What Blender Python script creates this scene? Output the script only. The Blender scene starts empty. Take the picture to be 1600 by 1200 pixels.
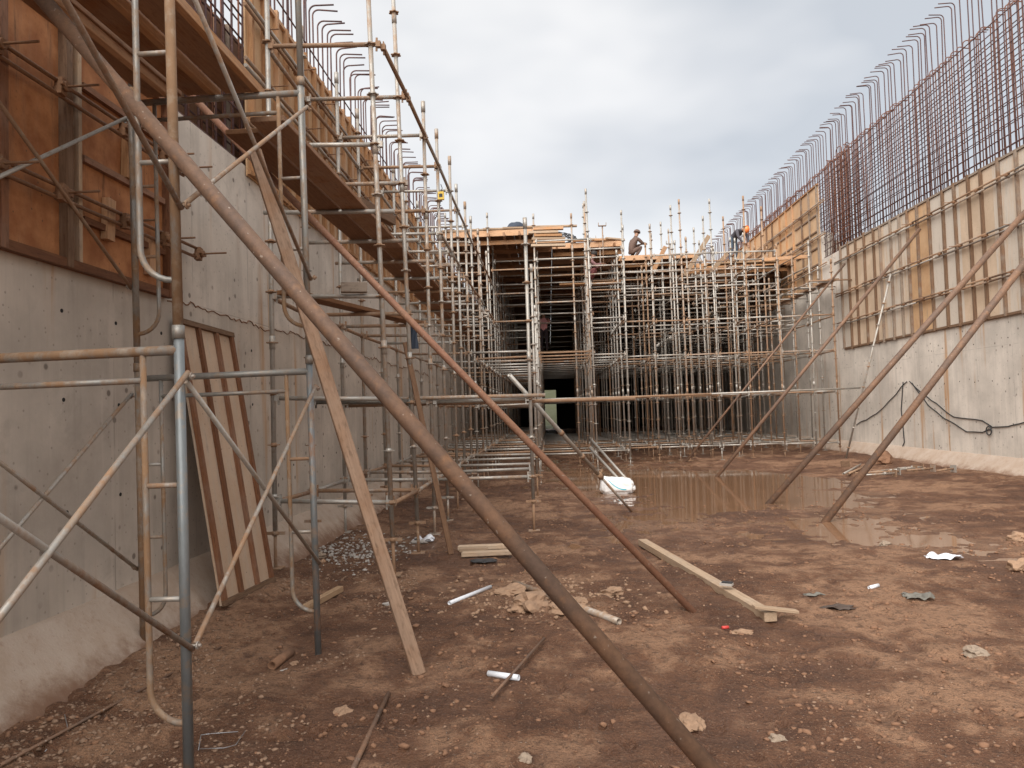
import bpy, bmesh, math, random
import numpy as np
from mathutils import Vector, Matrix, noise as mnoise
R = math.radians
random.seed(7)
rng = np.random.default_rng(11)
sc = bpy.context.scene
col = sc.collection

# ------------------------------------------------------------------ camera
F = 1150.0                      # focal length in photo pixels (1600 wide)
CAM = Vector((0.0, 0.0, 1.6))
VPX, VPY, ROLL = 858.0, 641.0, 0.031
fw = Vector(((VPX-800)/F, -(VPY-600)/F, -1)).normalized()
up = Vector((-ROLL, 1, 0)); up = (up - fw*up.dot(fw)).normalized()
rt = fw.cross(up).normalized()
RWC = Matrix((rt, fw, up)).transposed()      # world -> camera (columns: world X, Y, Z)
RCW = RWC.transposed()
cd = bpy.data.cameras.new('camera'); cam = bpy.data.objects.new('camera', cd); col.objects.link(cam)
cam.matrix_world = Matrix.Translation(CAM) @ RCW.to_4x4()
cd.sensor_width = 36; cd.lens = 36*F/1600; cd.clip_start = 0.05; cd.clip_end = 2000
sc.camera = cam

# ------------------------------------------------------------------ sky, sun, exposure
SUN_EL, SUN_AZ = R(42), R(204)               # azimuth clockwise from +Y: behind and to the left
w = bpy.data.worlds.new('World'); sc.world = w; w.use_nodes = True
wn = w.node_tree.nodes; wl = w.node_tree.links; wn.clear()
wo = wn.new('ShaderNodeOutputWorld'); bg = wn.new('ShaderNodeBackground')
sky = wn.new('ShaderNodeTexSky'); sky.sky_type = 'NISHITA'; sky.sun_disc = False
sky.sun_elevation = SUN_EL; sky.sun_rotation = SUN_AZ
tc = wn.new('ShaderNodeTexCoord'); mp = wn.new('ShaderNodeMapping'); mp.inputs['Scale'].default_value = (1.0, 1.0, 2.2)
mp.inputs['Location'].default_value = (0.35, 0.1, 0.2)
nz = wn.new('ShaderNodeTexNoise'); nz.inputs['Scale'].default_value = 1.7; nz.inputs['Detail'].default_value = 4; nz.inputs['Roughness'].default_value = 0.45
rp = wn.new('ShaderNodeValToRGB'); rp.color_ramp.elements[0].position = .36; rp.color_ramp.elements[1].position = .66
rp.color_ramp.elements[0].color = (1.42, 1.49, 1.58, 1); rp.color_ramp.elements[1].color = (2.86, 2.77, 2.66, 1)
mx = wn.new('ShaderNodeMix'); mx.data_type = 'RGBA'; mx.inputs[0].default_value = .96
wl.new(tc.outputs['Generated'], mp.inputs['Vector']); wl.new(mp.outputs[0], nz.inputs['Vector'])
wl.new(nz.outputs['Fac'], rp.inputs[0]); wl.new(sky.outputs[0], mx.inputs[6]); wl.new(rp.outputs[0], mx.inputs[7])
wl.new(mx.outputs[2], bg.inputs['Color']); bg.inputs['Strength'].default_value = 0.1
wl.new(bg.outputs[0], wo.inputs['Surface'])
sd = bpy.data.lights.new('sun', 'SUN'); sd.energy = 1.5; sd.angle = R(78); sd.color = (1, .955, .9)
so = bpy.data.objects.new('sun', sd); col.objects.link(so)
sdir = Vector((math.sin(SUN_AZ)*math.cos(SUN_EL), math.cos(SUN_AZ)*math.cos(SUN_EL), math.sin(SUN_EL)))
so.rotation_euler = sdir.to_track_quat('Z', 'Y').to_euler(); so.location = (-6, -10, 20)
sc.view_settings.view_transform = 'Standard'; sc.view_settings.look = 'None'
sc.view_settings.exposure = 2.1; sc.view_settings.gamma = 1

# ------------------------------------------------------------------ pixel helpers
def ray(x, y): return RCW @ Vector(((x-800)/F, (600-y)/F, -1))
def PY(x, y, Y): r = ray(x, y); return CAM + r*((Y-CAM.y)/r.y)
def PX(x, y, X): r = ray(x, y); return CAM + r*((X-CAM.x)/r.x)
def PZ(x, y, Z=0.0): r = ray(x, y); return CAM + r*((Z-CAM.z)/r.z)

# ------------------------------------------------------------------ ground height
def _h(ix, iy, s):
    n = (ix.astype(np.int64)*374761393 + iy.astype(np.int64)*668265263 + s*974711) & 0xffffffff
    n = ((n ^ (n >> 13))*1274126177) & 0xffffffff
    return ((n ^ (n >> 16)) & 0xffff)/65535.0
def vnoise(x, y, s=0):
    x = np.asarray(x, float); y = np.asarray(y, float)
    ix = np.floor(x); iy = np.floor(y); fx = x-ix; fy = y-iy
    fx = fx*fx*fx*(fx*(fx*6-15)+10); fy = fy*fy*fy*(fy*(fy*6-15)+10)
    a = _h(ix, iy, s); b = _h(ix+1, iy, s); c = _h(ix, iy+1, s); d = _h(ix+1, iy+1, s)
    return (a+(b-a)*fx)*(1-fy)+(c+(d-c)*fx)*fy-.5
def blob(x, y, cx, cy, rx, ry):
    return np.exp(-(((x-cx)/rx)**2+((y-cy)/ry)**2)**1.5)
WATER_Z = -0.03
def gz(x, y):
    x = np.asarray(x, float); y = np.asarray(y, float)
    z = vnoise(x*.35, y*.3, 1)*.05 + vnoise(x*1.1, y*1.0, 2)*.035 + vnoise(x*3.1+9, y*2.9, 3)*.022
    z = z + vnoise(x*8, y*8, 4)*.009 + vnoise(x*21, y*21, 5)*.007 + np.abs(vnoise(x*13+3, y*13, 7))*.012 - np.maximum(vnoise(x*9, y*11, 8)-.25, 0)*.16 - np.maximum(vnoise(x*3.7+2, y*5.1, 9)-.3, 0)*.2 + np.maximum(vnoise(x*5.3, y*5.3, 6)-.17, 0)*.06
    z = z - .030*blob(x, y, 3.0, 14.5, 2.8, 5.0) - .022*blob(x, y, 4.6, 9.6, 2.6, 1.5) - .037*blob(x, y, 2.6, 18.5, 3.0, 6) - .026*blob(x, y, 5.2, 8.0, 2.4, 1.0)
    z = z + .05*blob(x, y, 7.8, 14, 1.6, 9) + .05*np.exp(-((x+2.75)/.35)**2) + .07*np.exp(-((x-8.7)/.45)**2)
    inside = 1/(1+np.exp(-(x+6)*4))*1/(1+np.exp((x-12)*4))
    return z*inside
def g(x, y): return float(gz(x, y))
def PG(x, y):
    p = PZ(x, y, 0)
    for _ in range(4): p = PZ(x, y, g(p.x, p.y))
    return p

# ------------------------------------------------------------------ materials
def newmat(name):
    m = bpy.data.materials.new(name); m.use_nodes = True
    nt = m.node_tree; nt.nodes.clear()
    out = nt.nodes.new('ShaderNodeOutputMaterial'); b = nt.nodes.new('ShaderNodeBsdfPrincipled')
    nt.links.new(b.outputs[0], out.inputs[0])
    return m, nt, b
class NT:
    def __init__(s, nt): s.nt = nt
    def n(s, t, **k):
        nd = s.nt.nodes.new(t)
        for a, v in k.items(): setattr(nd, a, v)
        return nd
    def set(s, sock, v):
        if hasattr(v, 'is_output') or isinstance(v, bpy.types.NodeSocket): s.nt.links.new(v, sock)
        else: sock.default_value = v
    def pos(s): return s.n('ShaderNodeNewGeometry').outputs['Position']
    def obj(s): return s.n('ShaderNodeTexCoord').outputs['Object']
    def rnd(s): return s.n('ShaderNodeObjectInfo').outputs['Random']
    def mapv(s, v, scale=(1,1,1), loc=(0,0,0)):
        m = s.n('ShaderNodeMapping'); s.set(m.inputs['Vector'], v); m.inputs['Scale'].default_value = scale; s.set(m.inputs['Location'], loc); return m.outputs[0]
    def noise(s, v, scale, detail=4, rough=.55, dist=0):
        m = s.n('ShaderNodeTexNoise'); s.set(m.inputs['Vector'], v); m.inputs['Scale'].default_value = scale
        m.inputs['Detail'].default_value = detail; m.inputs['Roughness'].default_value = rough; m.inputs['Distortion'].default_value = dist
        return m.outputs['Fac']
    def vor(s, v, scale, feature='F1'):
        m = s.n('ShaderNodeTexVoronoi', feature=feature); s.set(m.inputs['Vector'], v); m.inputs['Scale'].default_value = scale; return m.outputs['Distance']
    def ramp(s, f, a, b, lo=0., hi=1.):
        m = s.n('ShaderNodeMapRange', interpolation_type='SMOOTHSTEP'); s.set(m.inputs['Value'], f)
        m.inputs['From Min'].default_value = a; m.inputs['From Max'].default_value = b; m.inputs['To Min'].default_value = lo; m.inputs['To Max'].default_value = hi
        return m.outputs[0]
    def math(s, op, a, b=0.):
        m = s.n('ShaderNodeMath', operation=op); s.set(m.inputs[0], a); s.set(m.inputs[1], b); return m.outputs[0]
    def mix(s, f, a, b, mode='MIX'):
        m = s.n('ShaderNodeMix', data_type='RGBA', blend_type=mode); s.set(m.inputs[0], f)
        s.set(m.inputs[6], (*a, 1) if isinstance(a, tuple) and len(a) == 3 else a); s.set(m.inputs[7], (*b, 1) if isinstance(b, tuple) and len(b) == 3 else b)
        return m.outputs[2]
    def bump(s, h, strength=.3, dist=.02):
        m = s.n('ShaderNodeBump'); s.set(m.inputs['Height'], h); m.inputs['Strength'].default_value = strength; m.inputs['Distance'].default_value = dist
        return m.outputs[0]
    def sep(s, v):
        m = s.n('ShaderNodeSeparateXYZ'); s.set(m.inputs[0], v); return m.outputs
M = {}
def fin(k, m, b, t, colr, rough, bump=None, metal=0., spec=None):
    t.set(b.inputs['Base Color'], (*colr, 1) if isinstance(colr, tuple) else colr); t.set(b.inputs['Roughness'], rough)
    if bump is not None: t.set(b.inputs['Normal'], bump)
    t.set(b.inputs['Metallic'], metal)
    if spec is not None: b.inputs['Specular IOR Level'].default_value = spec
    M[k] = m

def steel(k, bias, grey=(.375, .35, .315), rust=(.23, .115, .055)):
    m, nt, b = newmat(k); t = NT(nt); p = t.pos()
    n1 = t.noise(p, 4.5, 5, .65); n2 = t.noise(t.mapv(p, (1, 1, .35)), 26, 4, .7); n3 = t.noise(p, 90, 2)
    f = t.math('ADD', t.math('MULTIPLY', n1, .7), t.math('MULTIPLY', n2, .5))
    f = t.math('ADD', f, t.math('MULTIPLY', t.math('SUBTRACT', t.rnd(), .5), .42)); f = t.math('ADD', f, bias)
    f = t.ramp(f, .56, .82)
    c1 = t.mix(n2, tuple(.72*v for v in grey), tuple(min(1, 1.25*v) for v in grey))
    c2 = t.mix(n1, tuple(.62*v for v in rust), tuple(1.5*v for v in rust))
    c = t.mix(f, c1, c2)
    mud = t.ramp(t.noise(p, 12, 4, .65), .5, .66, 0, .6)
    c = t.mix(mud, c, (.30, .225, .16))
    met = t.math('MULTIPLY', t.math('SUBTRACT', 1., f), .45)
    fin(k, m, b, t, c, t.ramp(f, 0, 1, .48, .85), t.bump(t.math('ADD', n2, t.math('MULTIPLY', n3, .4)), .25, .003), met)
steel('galv', -.1, rust=(.25, .15, .085)); steel('tube', .03, rust=(.26, .155, .09)); steel('rusty', .17, rust=(.235, .138, .08)); steel('frame', .02, grey=(.25, .24, .22), rust=(.2, .115, .06))
steel('blueg', -.02, grey=(.2, .215, .22))

def rustpipe(k, a, bcol, hi):
    m, nt, b = newmat(k); t = NT(nt); p = t.pos()
    n1 = t.noise(p, 3.2, 6, .62); n2 = t.noise(p, 38, 5, .7); n3 = t.noise(p, 11, 4, .6)
    c = t.mix(t.ramp(n1, .35, .66), a, bcol); c = t.mix(t.ramp(n3, .56, .72, 0, .7), c, hi); c = t.mix(t.ramp(n2, .3, .75, 0, .5), c, tuple(.45*v for v in a))
    sp = t.ramp(t.noise(p, 55, 1), .70, .78, 0, .55); c = t.mix(sp, c, (.42, .36, .3))
    fin(k, m, b, t, c, .7, t.bump(n2, .35, .003), .1)
rustpipe('rustpipe', (.125, .078, .055), (.205, .112, .065), (.27, .135, .065))
rustpipe('redpipe', (.24, .11, .065), (.28, .145, .085), (.34, .22, .15))
rustpipe('rebar', (.095, .052, .054), (.13, .066, .06), (.19, .075, .04))
rustpipe('rebar_red', (.16, .062, .036), (.21, .08, .04), (.26, .1, .045))
rustpipe('tie', (.2, .1, .05), (.27, .14, .07), (.33, .17, .08))

def wood(k, a, bcol, grey=.3, stain=.5, greycol=(.36, .32, .27)):
    m, nt, b = newmat(k); t = NT(nt); o = t.obj(); r = t.rnd()
    off = t.n('ShaderNodeCombineXYZ'); t.set(off.inputs[0], t.math('MULTIPLY', r, 37.)); t.set(off.inputs[1], t.math('MULTIPLY', r, 11.))
    v = t.mapv(o, (1, 1, 1), off.outputs[0])
    gr = t.noise(t.mapv(v, (1.2, 24, 24)), 3, 5, .6, .6); n1 = t.noise(v, 3.0, 4, .6); n2 = t.noise(t.mapv(v, (3, 9, 9)), 5, 5, .65)
    c = t.mix(t.ramp(gr, .3, .7), a, bcol)
    c = t.mix(t.math('MULTIPLY', t.ramp(t.math('ADD', n1, t.math('MULTIPLY', t.math('SUBTRACT', r, .5), .5)), .42, .72), grey), c, greycol)
    c = t.mix(t.ramp(n2, .5, .72, 0, stain), c, tuple(.38*q for q in a))
    tone = t.ramp(r, 0, 1, .78, 1.18); mm = t.n('ShaderNodeVectorMath', operation='SCALE'); t.set(mm.inputs[0], c); t.set(mm.inputs['Scale'], tone)
    fin(k, m, b, t, mm.outputs[0], .78, t.bump(gr, .3, .003), 0, .3)
wood('plank', (.34, .215, .125), (.45, .30, .18), .5, .4)
wood('plank_old', (.16, .082, .043), (.23, .13, .075), .2, .5)
wood('plank_pale', (.34, .235, .155), (.43, .315, .215), .25, .35)
wood('timber', (.37, .185, .085), (.49, .27, .13), .25, .35)
wood('stud', (.15, .085, .05), (.23, .14, .085), .6, .5, (.25, .22, .185))
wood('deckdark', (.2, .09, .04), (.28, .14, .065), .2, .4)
wood('battn', (.15, .062, .03), (.22, .095, .045), .15, .5)

def ply(k, a, bcol, greyamt, greycol=(.42, .37, .31), scl=1.0, streak=.4):
    m, nt, b = newmat(k); t = NT(nt); p = t.pos(); r = t.rnd()
    n1 = t.noise(p, 1.6*scl, 5, .6); n2 = t.noise(t.mapv(p, (6, 6, .7)), 2.2, 5, .65); n3 = t.noise(p, 45, 3, .6); sp = t.vor(p, 13)
    c = t.mix(t.ramp(n1, .34, .68), a, bcol)
    c = t.mix(t.math('MULTIPLY', t.ramp(t.math('ADD', n2, t.math('MULTIPLY', t.math('SUBTRACT', r, .5), .7)), .42, .68), greyamt), c, greycol)
    c = t.mix(t.ramp(n2, .56, .74, 0, streak), c, tuple(.4*q for q in a)); c = t.mix(t.ramp(n3, .55, .8, 0, .35), c, tuple(.5*q for q in a))
    c = t.mix(t.ramp(sp, .05, .11, .7, 0), c, (.06, .04, .03))
    fin(k, m, b, t, c, .72, t.bump(n3, .12, .002), 0, .3)
ply('ply', (.45, .335, .235), (.55, .42, .305), .8, (.52, .465, .4))
ply('ply_rust', (.27, .1, .036), (.46, .205, .085), .3, (.4, .26, .16), 2.2, .8)
ply('ply_warm', (.44, .265, .14), (.54, .35, .2), .3)
ply('ply_lean', (.44, .31, .215), (.52, .385, .28), .5, (.44, .37, .3))
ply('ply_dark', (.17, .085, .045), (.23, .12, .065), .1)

def concrete(k, base, rustamt):
    m, nt, b = newmat(k); t = NT(nt); p = t.pos()
    n1 = t.noise(p, .8, 6, .62); n2 = t.noise(t.mapv(p, (5, 5, .28)), 1.5, 5, .62); n3 = t.noise(p, 34, 4, .65); n4 = t.noise(t.mapv(p, (1, 2.2, .16)), 1.25, 3, .5)
    c = t.mix(t.ramp(n1, .3, .7), tuple(.76*v for v in base), tuple(1.14*v for v in base))
    c = t.mix(t.ramp(n2, .5, .7, 0, .36), c, tuple(.62*v for v in base)); c = t.mix(t.ramp(t.noise(p, 2.6, 6, .7, .5), .55, .72, 0, .5), c, tuple(.66*v for v in base))
    c = t.mix(t.ramp(n2, .32, .45, .2, 0), c, tuple(min(1, 1.3*v) for v in base))
    c = t.mix(t.math('MULTIPLY', t.ramp(n4, .55, .68), t.math('MULTIPLY', t.ramp(n2, .4, .6), rustamt)), c, (.42, .235, .11))
    c = t.mix(t.math('MULTIPLY', t.ramp(t.vor(p, 6.5), .1, .19, .75, 0), t.ramp(t.noise(p, 1.1, 2), .45, .56)), c, (.11, .085, .07))
    c = t.mix(t.ramp(t.vor(p, 15), .09, .15, .6, 0), c, tuple(.45*v for v in base))
    # form-board seams left in the face
    s = t.sep(p)
    lines = None
    for out, per, ofs, wd in ((s[1], 1.22, .3, .010), (s[2], 2.44, 1.02, .008)):
        d = t.math('ABSOLUTE', t.math('SUBTRACT', t.math('MODULO', t.math('ADD', out, 100*per+ofs), per), per/2))
        l = t.ramp(d, wd*.5, wd, 1, 0); lines = l if lines is None else t.math('MAXIMUM', lines, l)
    lines = t.math('MULTIPLY', lines, t.ramp(t.noise(p, 2.3, 3), .38, .6))
    c = t.mix(t.math('MULTIPLY', lines, .55), c, tuple(.5*v for v in base))
    h = t.math('SUBTRACT', t.math('ADD', n3, t.math('MULTIPLY', n1, .5)), lines)
    fin(k, m, b, t, c, .86, t.bump(h, .3, .006), 0, .3)
concrete('concrete', (.57, .51, .445), .9); concrete('concrete_low', (.51, .445, .38), .8)
def haunchmat():
    m, nt, b = newmat('haunch'); t = NT(nt); p = t.pos()
    n1 = t.noise(p, 2.4, 7, .72); n2 = t.noise(p, 15, 6, .7); n3 = t.noise(p, 60, 3); z = t.sep(p)[2]
    c = t.mix(t.ramp(n1, .25, .75), (.36, .265, .195), (.45, .365, .3)); c = t.mix(t.ramp(n2, .55, .72, 0, .45), c, (.25, .15, .1)); c = t.mix(t.ramp(t.vor(p, 22), .05, .1, .6, 0), c, (.16, .09, .06))
    dirt = t.ramp(t.math('ADD', z, t.math('MULTIPLY', t.math('SUBTRACT', n1, .5), .45)), .02, .2, 1, 0); c = t.mix(dirt, c, (.2, .115, .075))
    fin('haunch', m, b, t, c, .88, t.bump(t.math('ADD', n2, t.math('MULTIPLY', n3, .4)), .5, .012), 0, .3)
haunchmat()
def groundmat():
    m, nt, b = newmat('mud'); t = NT(nt); p = t.pos(); z = t.sep(p)[2]
    n1 = t.noise(p, .55, 6, .6); n2 = t.noise(p, 2.6, 6, .65, .4); n3 = t.noise(p, 17, 5, .7); n4 = t.noise(p, 75, 3, .6); sp = t.vor(p, 38)
    f = t.math('ADD', t.math('MULTIPLY', n1, .65), t.math('MULTIPLY', n2, .5))
    dark = (.082, .036, .019); mid = (.15, .07, .037); dry = (.3, .168, .098)
    f = t.math('ADD', f, t.math('MULTIPLY', t.math('SUBTRACT', n3, .5), .16)); c = t.mix(t.ramp(f, .46, .57), dark, mid); c = t.mix(t.ramp(f, .56, .64, 0, .95), c, dry)
    c = t.mix(t.ramp(n3, .5, .66, 0, .7), c, (.055, .025, .014)); c = t.mix(t.ramp(t.noise(p, 42, 3, .6), .6, .7, 0, .7), c, (.05, .023, .013)); c = t.mix(t.ramp(n4, .56, .66, 0, .6), c, (.27, .17, .11)); c = t.mix(t.ramp(t.noise(p, 120, 2, .6), .57, .66, 0, .6), c, (.06, .028, .016)); c = t.mix(t.ramp(t.noise(t.mapv(p, (1, 1, 1), (5, 3, 1)), 9, 6, .75, .8), .58, .66, 0, .5), c, (.065, .03, .017))
    c = t.mix(t.math('MULTIPLY', t.ramp(sp, .08, .16, 1, 0), t.ramp(n3, .52, .6)), c, (.36, .3, .25))
    wet = t.ramp(t.math('ADD', z, t.math('MULTIPLY', t.math('SUBTRACT', n2, .5), .03)), -.036, .006, 1, 0)
    c = t.mix(t.math('MULTIPLY', wet, .5), c, (.1, .046, .025))
    rough = t.ramp(wet, 0, 1, .92, .34)
    h = t.math('ADD', t.math('ADD', t.math('MULTIPLY', n3, 1.), t.math('MULTIPLY', n4, .35)), t.math('MULTIPLY', n2, .6))
    fin('mud', m, b, t, c, rough, t.bump(h, 1., .05), 0, .35)
groundmat()
def simple(k, c, rough=.7, metal=0., var=.25, scale=12, bump=.2, spec=None, dist=.004):
    m, nt, b = newmat(k); t = NT(nt); p = t.pos(); n1 = t.noise(p, scale, 4, .6)
    cc = t.mix(n1, tuple((1-var)*v for v in c), tuple(min(1, (1+var)*v) for v in c))
    fin(k, m, b, t, cc, rough, t.bump(n1, bump, dist), metal, spec)
simple('water', (.21, .115, .065), .06, 0, .15, .8, .02)
simple('stone', (.25, .19, .14), .9, 0, .45, 30); simple('pebble', (.23, .145, .095), .9, 0, .6, 6); simple('clod', (.2, .105, .06), .95, 0, .45, 22, .6)
simple('mortar', (.36, .33, .3), .9, 0, .35, 30, .5); simple('clay', (.28, .175, .11), .92, 0, .35, 25, .6, None, .01)
simple('pvc', (.66, .68, .72), .4, 0, .15); simple('black', (.02, .02, .022), .5); simple('plastic', (.62, .63, .67), .3, 0, .15, 20, .4)
simple('shade_black', (.018, .016, .015), .9); simple('grass', (.05, .052, .022), .9, 0, .6, 9, .8); simple('skin', (.28, .15, .095), .6); simple('jacket', (.1, .06, .045), .85, 0, .3, 25)  # near-black first entry: shade of the interior and tie holes put into colour
simple('pants_blue', (.07, .10, .14), .85); simple('pants_dark', (.035, .025, .03), .85); simple('shirt_pink', (.62, .30, .30), .8); simple('shirt_plum', (.2, .1, .1), .8)
simple('shirt_dark', (.06, .055, .065), .8); simple('helmet_orange', (.75, .2, .05), .35, 0, .1); simple('hair', (.02, .015, .012), .7); simple('shoe', (.06, .04, .03), .7)
simple('yellow', (.7, .47, .06), .5); simple('navy', (.03, .04, .06), .85); simple('red', (.5, .05, .04), .6); simple('leafy', (.14, .13, .11), .7); simple('wire', (.35, .35, .36), .4, .6)
simple('maroon', (.13, .035, .035), .8); simple('tan', (.35, .26, .17), .85)
def sackmat():
    m, nt, b = newmat('sack'); t = NT(nt); o = t.obj(); s = t.sep(o); n = t.noise(o, 9, 4, .6)
    # printed stroke: a bent line across the front
    f1 = t.math('ABSOLUTE', t.math('ADD', t.math('SUBTRACT', s[2], .17), t.math('MULTIPLY', t.math('ADD', s[0], .08), t.math('ADD', s[0], -.02))))
    f2 = t.math('ABSOLUTE', t.math('SUBTRACT', s[2], t.math('ADD', .115, t.math('MULTIPLY', t.math('MULTIPLY', t.math('SUBTRACT', s[0], .12), t.math('SUBTRACT', s[0], .12)), 1.9))))
    msk = t.math('MULTIPLY', t.ramp(f2, .008, .014, 1, 0), t.math('MULTIPLY', t.ramp(s[0], -.2, -.18), t.ramp(s[0], .13, .15, 1, 0)))
    c = t.mix(n, (.66, .66, .66), (.84, .83, .81)); c = t.mix(msk, c, (.05, .4, .5)); c = t.mix(t.ramp(s[2], 0, .06, .6, 0), c, (.35, .22, .15))
    fin('sack', m, b, t, c, .55, t.bump(t.noise(o, 14, 4, .6), .5, .02), 0)
sackmat()

# ------------------------------------------------------------------ mesh builder
class MB:
    def __init__(s): s.v = []; s.f = []; s.m = []; s.s = []
    def add(s, vs, fs, mi=0, sm=False):
        o = len(s.v); s.v += [tuple(v) for v in vs]
        for k, f in enumerate(fs):
            s.f.append(tuple(i+o for i in f)); s.m.append(mi); s.s.append(sm[k] if isinstance(sm, list) else sm)
    def cyl(s, p0, p1, r0, r1=None, n=10, mi=0, cap=True, hollow=False):
        r1 = r0 if r1 is None else r1; p0 = Vector(p0); p1 = Vector(p1); z = (p1-p0).normalized()
        x = z.orthogonal().normalized(); y = z.cross(x)
        vs = []
        for p, r in ((p0, r0), (p1, r1)):
            vs += [p+(x*math.cos(2*math.pi*i/n)+y*math.sin(2*math.pi*i/n))*r for i in range(n)]
        fs = [(i, (i+1) % n, n+(i+1) % n, n+i) for i in range(n)]; sm = [True]*n
        if hollow:
            base = len(vs)
            for p, r, sg in ((p0, r0, 1), (p1, r1, -1)):
                vs += [p+(x*math.cos(2*math.pi*i/n)+y*math.sin(2*math.pi*i/n))*r*.8 for i in range(n)]
            for p, r, sg in ((p0, r0, 1), (p1, r1, -1)):
                vs += [p+z*sg*r*3+(x*math.cos(2*math.pi*i/n)+y*math.sin(2*math.pi*i/n))*r*.8 for i in range(n)]
            for i in range(n):
                j = (i+1) % n
                fs += [(j, i, base+i, base+j), (n+i, n+j, base+n+j, base+n+i), (base+j, base+i, base+2*n+i, base+2*n+j), (base+n+i, base+n+j, base+3*n+j, base+3*n+i)]; sm += [False, False, True, True]
            fs += [tuple(base+2*n+i for i in reversed(range(n))), tuple(base+3*n+i for i in range(n))]; sm += [False, False]
        elif cap:
            fs += [tuple(reversed(range(n))), tuple(range(n, 2*n))]; sm += [False, False]
        s.add(vs, fs, mi, sm)
    def box(s, c, d, mi=0, mat=None):
        c = Vector(c); h = [q/2 for q in d]
        vs = [Vector((sx*h[0], sy*h[1], sz*h[2])) for sx in (-1, 1) for sy in (-1, 1) for sz in (-1, 1)]
        if mat is not None: vs = [mat @ v for v in vs]
        s.add([v+c for v in vs], [(0, 1, 3, 2), (4, 6, 7, 5), (0, 4, 5, 1), (2, 3, 7, 6), (0, 2, 6, 4), (1, 5, 7, 3)], mi)
    def sweep(s, pts, r, n=8, mi=0):
        pts = [Vector(p) for p in pts]; m = len(pts); tg = []
        for i in range(m):
            a = pts[max(i-1, 0)]; b = pts[min(i+1, m-1)]; tg.append((b-a).normalized())
        x = tg[0].orthogonal().normalized(); vs = []
        for i in range(m):
            x = (x-tg[i]*x.dot(tg[i])).normalized(); y = tg[i].cross(x)
            vs += [pts[i]+(x*math.cos(2*math.pi*k/n)+y*math.sin(2*math.pi*k/n))*r for k in range(n)]
        fs = []; 
        for i in range(m-1):
            fs += [(i*n+k, i*n+(k+1) % n, (i+1)*n+(k+1) % n, (i+1)*n+k) for k in range(n)]
        sm = [True]*len(fs); fs += [tuple(reversed(range(n))), tuple(range((m-1)*n, m*n))]; sm += [False, False]
        s.add(vs, fs, mi, sm)
    def mesh(s, name, mats):
        me = bpy.data.meshes.new(name); me.from_pydata(s.v, [], s.f)
        for m in (mats if isinstance(mats, (list, tuple)) else [mats]): me.materials.append(M[m])
        me.polygons.foreach_set('material_index', s.m); me.polygons.foreach_set('use_smooth', s.s)
        me.update(); return me
WM = {}
def link(name, me, parent=None, mw=None, label=None, cat=None, group=None, kind=None):
    o = bpy.data.objects.new(name, me); col.objects.link(o); mw = mw if mw is not None else Matrix()
    WM[o] = mw
    if parent: o.parent = parent; o.matrix_basis = WM[parent].inverted() @ mw
    else: o.matrix_basis = mw
    for k, v in (('label', label), ('category', cat), ('group', group), ('kind', kind)):
        if v: o[k] = v
    return o
def empty(name, loc, label, cat, group=None):
    return link(name, None, None, Matrix.Translation(Vector(loc)), label, cat, group)
CACHE = {}
def cached(key, fn):
    if key not in CACHE: CACHE[key] = fn()
    return CACHE[key]
def along(p0, p1, axis='Z', upv=None):
    p0 = Vector(p0); p1 = Vector(p1); d = (p1-p0).normalized()
    if axis == 'Z':
        q = d.to_track_quat('Z', 'Y'); return Matrix.Translation(p0) @ q.to_matrix().to_4x4()
    u = Vector(upv) if upv is not None else (Vector((0, 0, 1)) if abs(d.z) < .9 else Vector((1, 0, 0)))
    z = (u-d*u.dot(d)).normalized(); y = z.cross(d)
    return Matrix.Translation(p0) @ Matrix((d, y, z)).transposed().to_4x4()
def tube(name, p0, p1, r, mat, parent=None, n=10, hollow=False, **k):
    L = round((Vector(p1)-Vector(p0)).length, 2)
    def mkm():
        b = MB(); b.cyl((0, 0, 0), (0, 0, L), r, n=n, hollow=hollow); return b.mesh('tube', mat)
    return link(name, cached(('tube', L, r, mat, n, hollow), mkm), parent, along(p0, p1), **k)
def board(name, p0, p1, wd, th, mat, parent=None, upv=None, bevel=0, **k):
    L = round((Vector(p1)-Vector(p0)).length, 3)
    def mkm():
        bm = bmesh.new(); bmesh.ops.create_cube(bm, size=1)
        for v in bm.verts: v.co = Vector(((v.co.x+.5)*L, v.co.y*wd, v.co.z*th))
        if bevel: bmesh.ops.bevel(bm, geom=bm.edges[:], offset=bevel, segments=1, affect='EDGES')
        me = bpy.data.meshes.new('board'); bm.to_mesh(me); bm.free(); me.materials.append(M[mat]); return me
    return link(name, cached(('board', L, wd, th, mat, bevel), mkm), parent, along(p0, p1, 'X', upv), **k)
def arc(c, a, b, r, n=6):       # quarter bend: from c+a*r to c+b*r  (a, b unit vectors), centre c
    return [Vector(c)+Vector(a)*r*math.cos(t)+Vector(b)*r*math.sin(t) for t in [math.pi/2*i/n for i in range(n+1)]]

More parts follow.
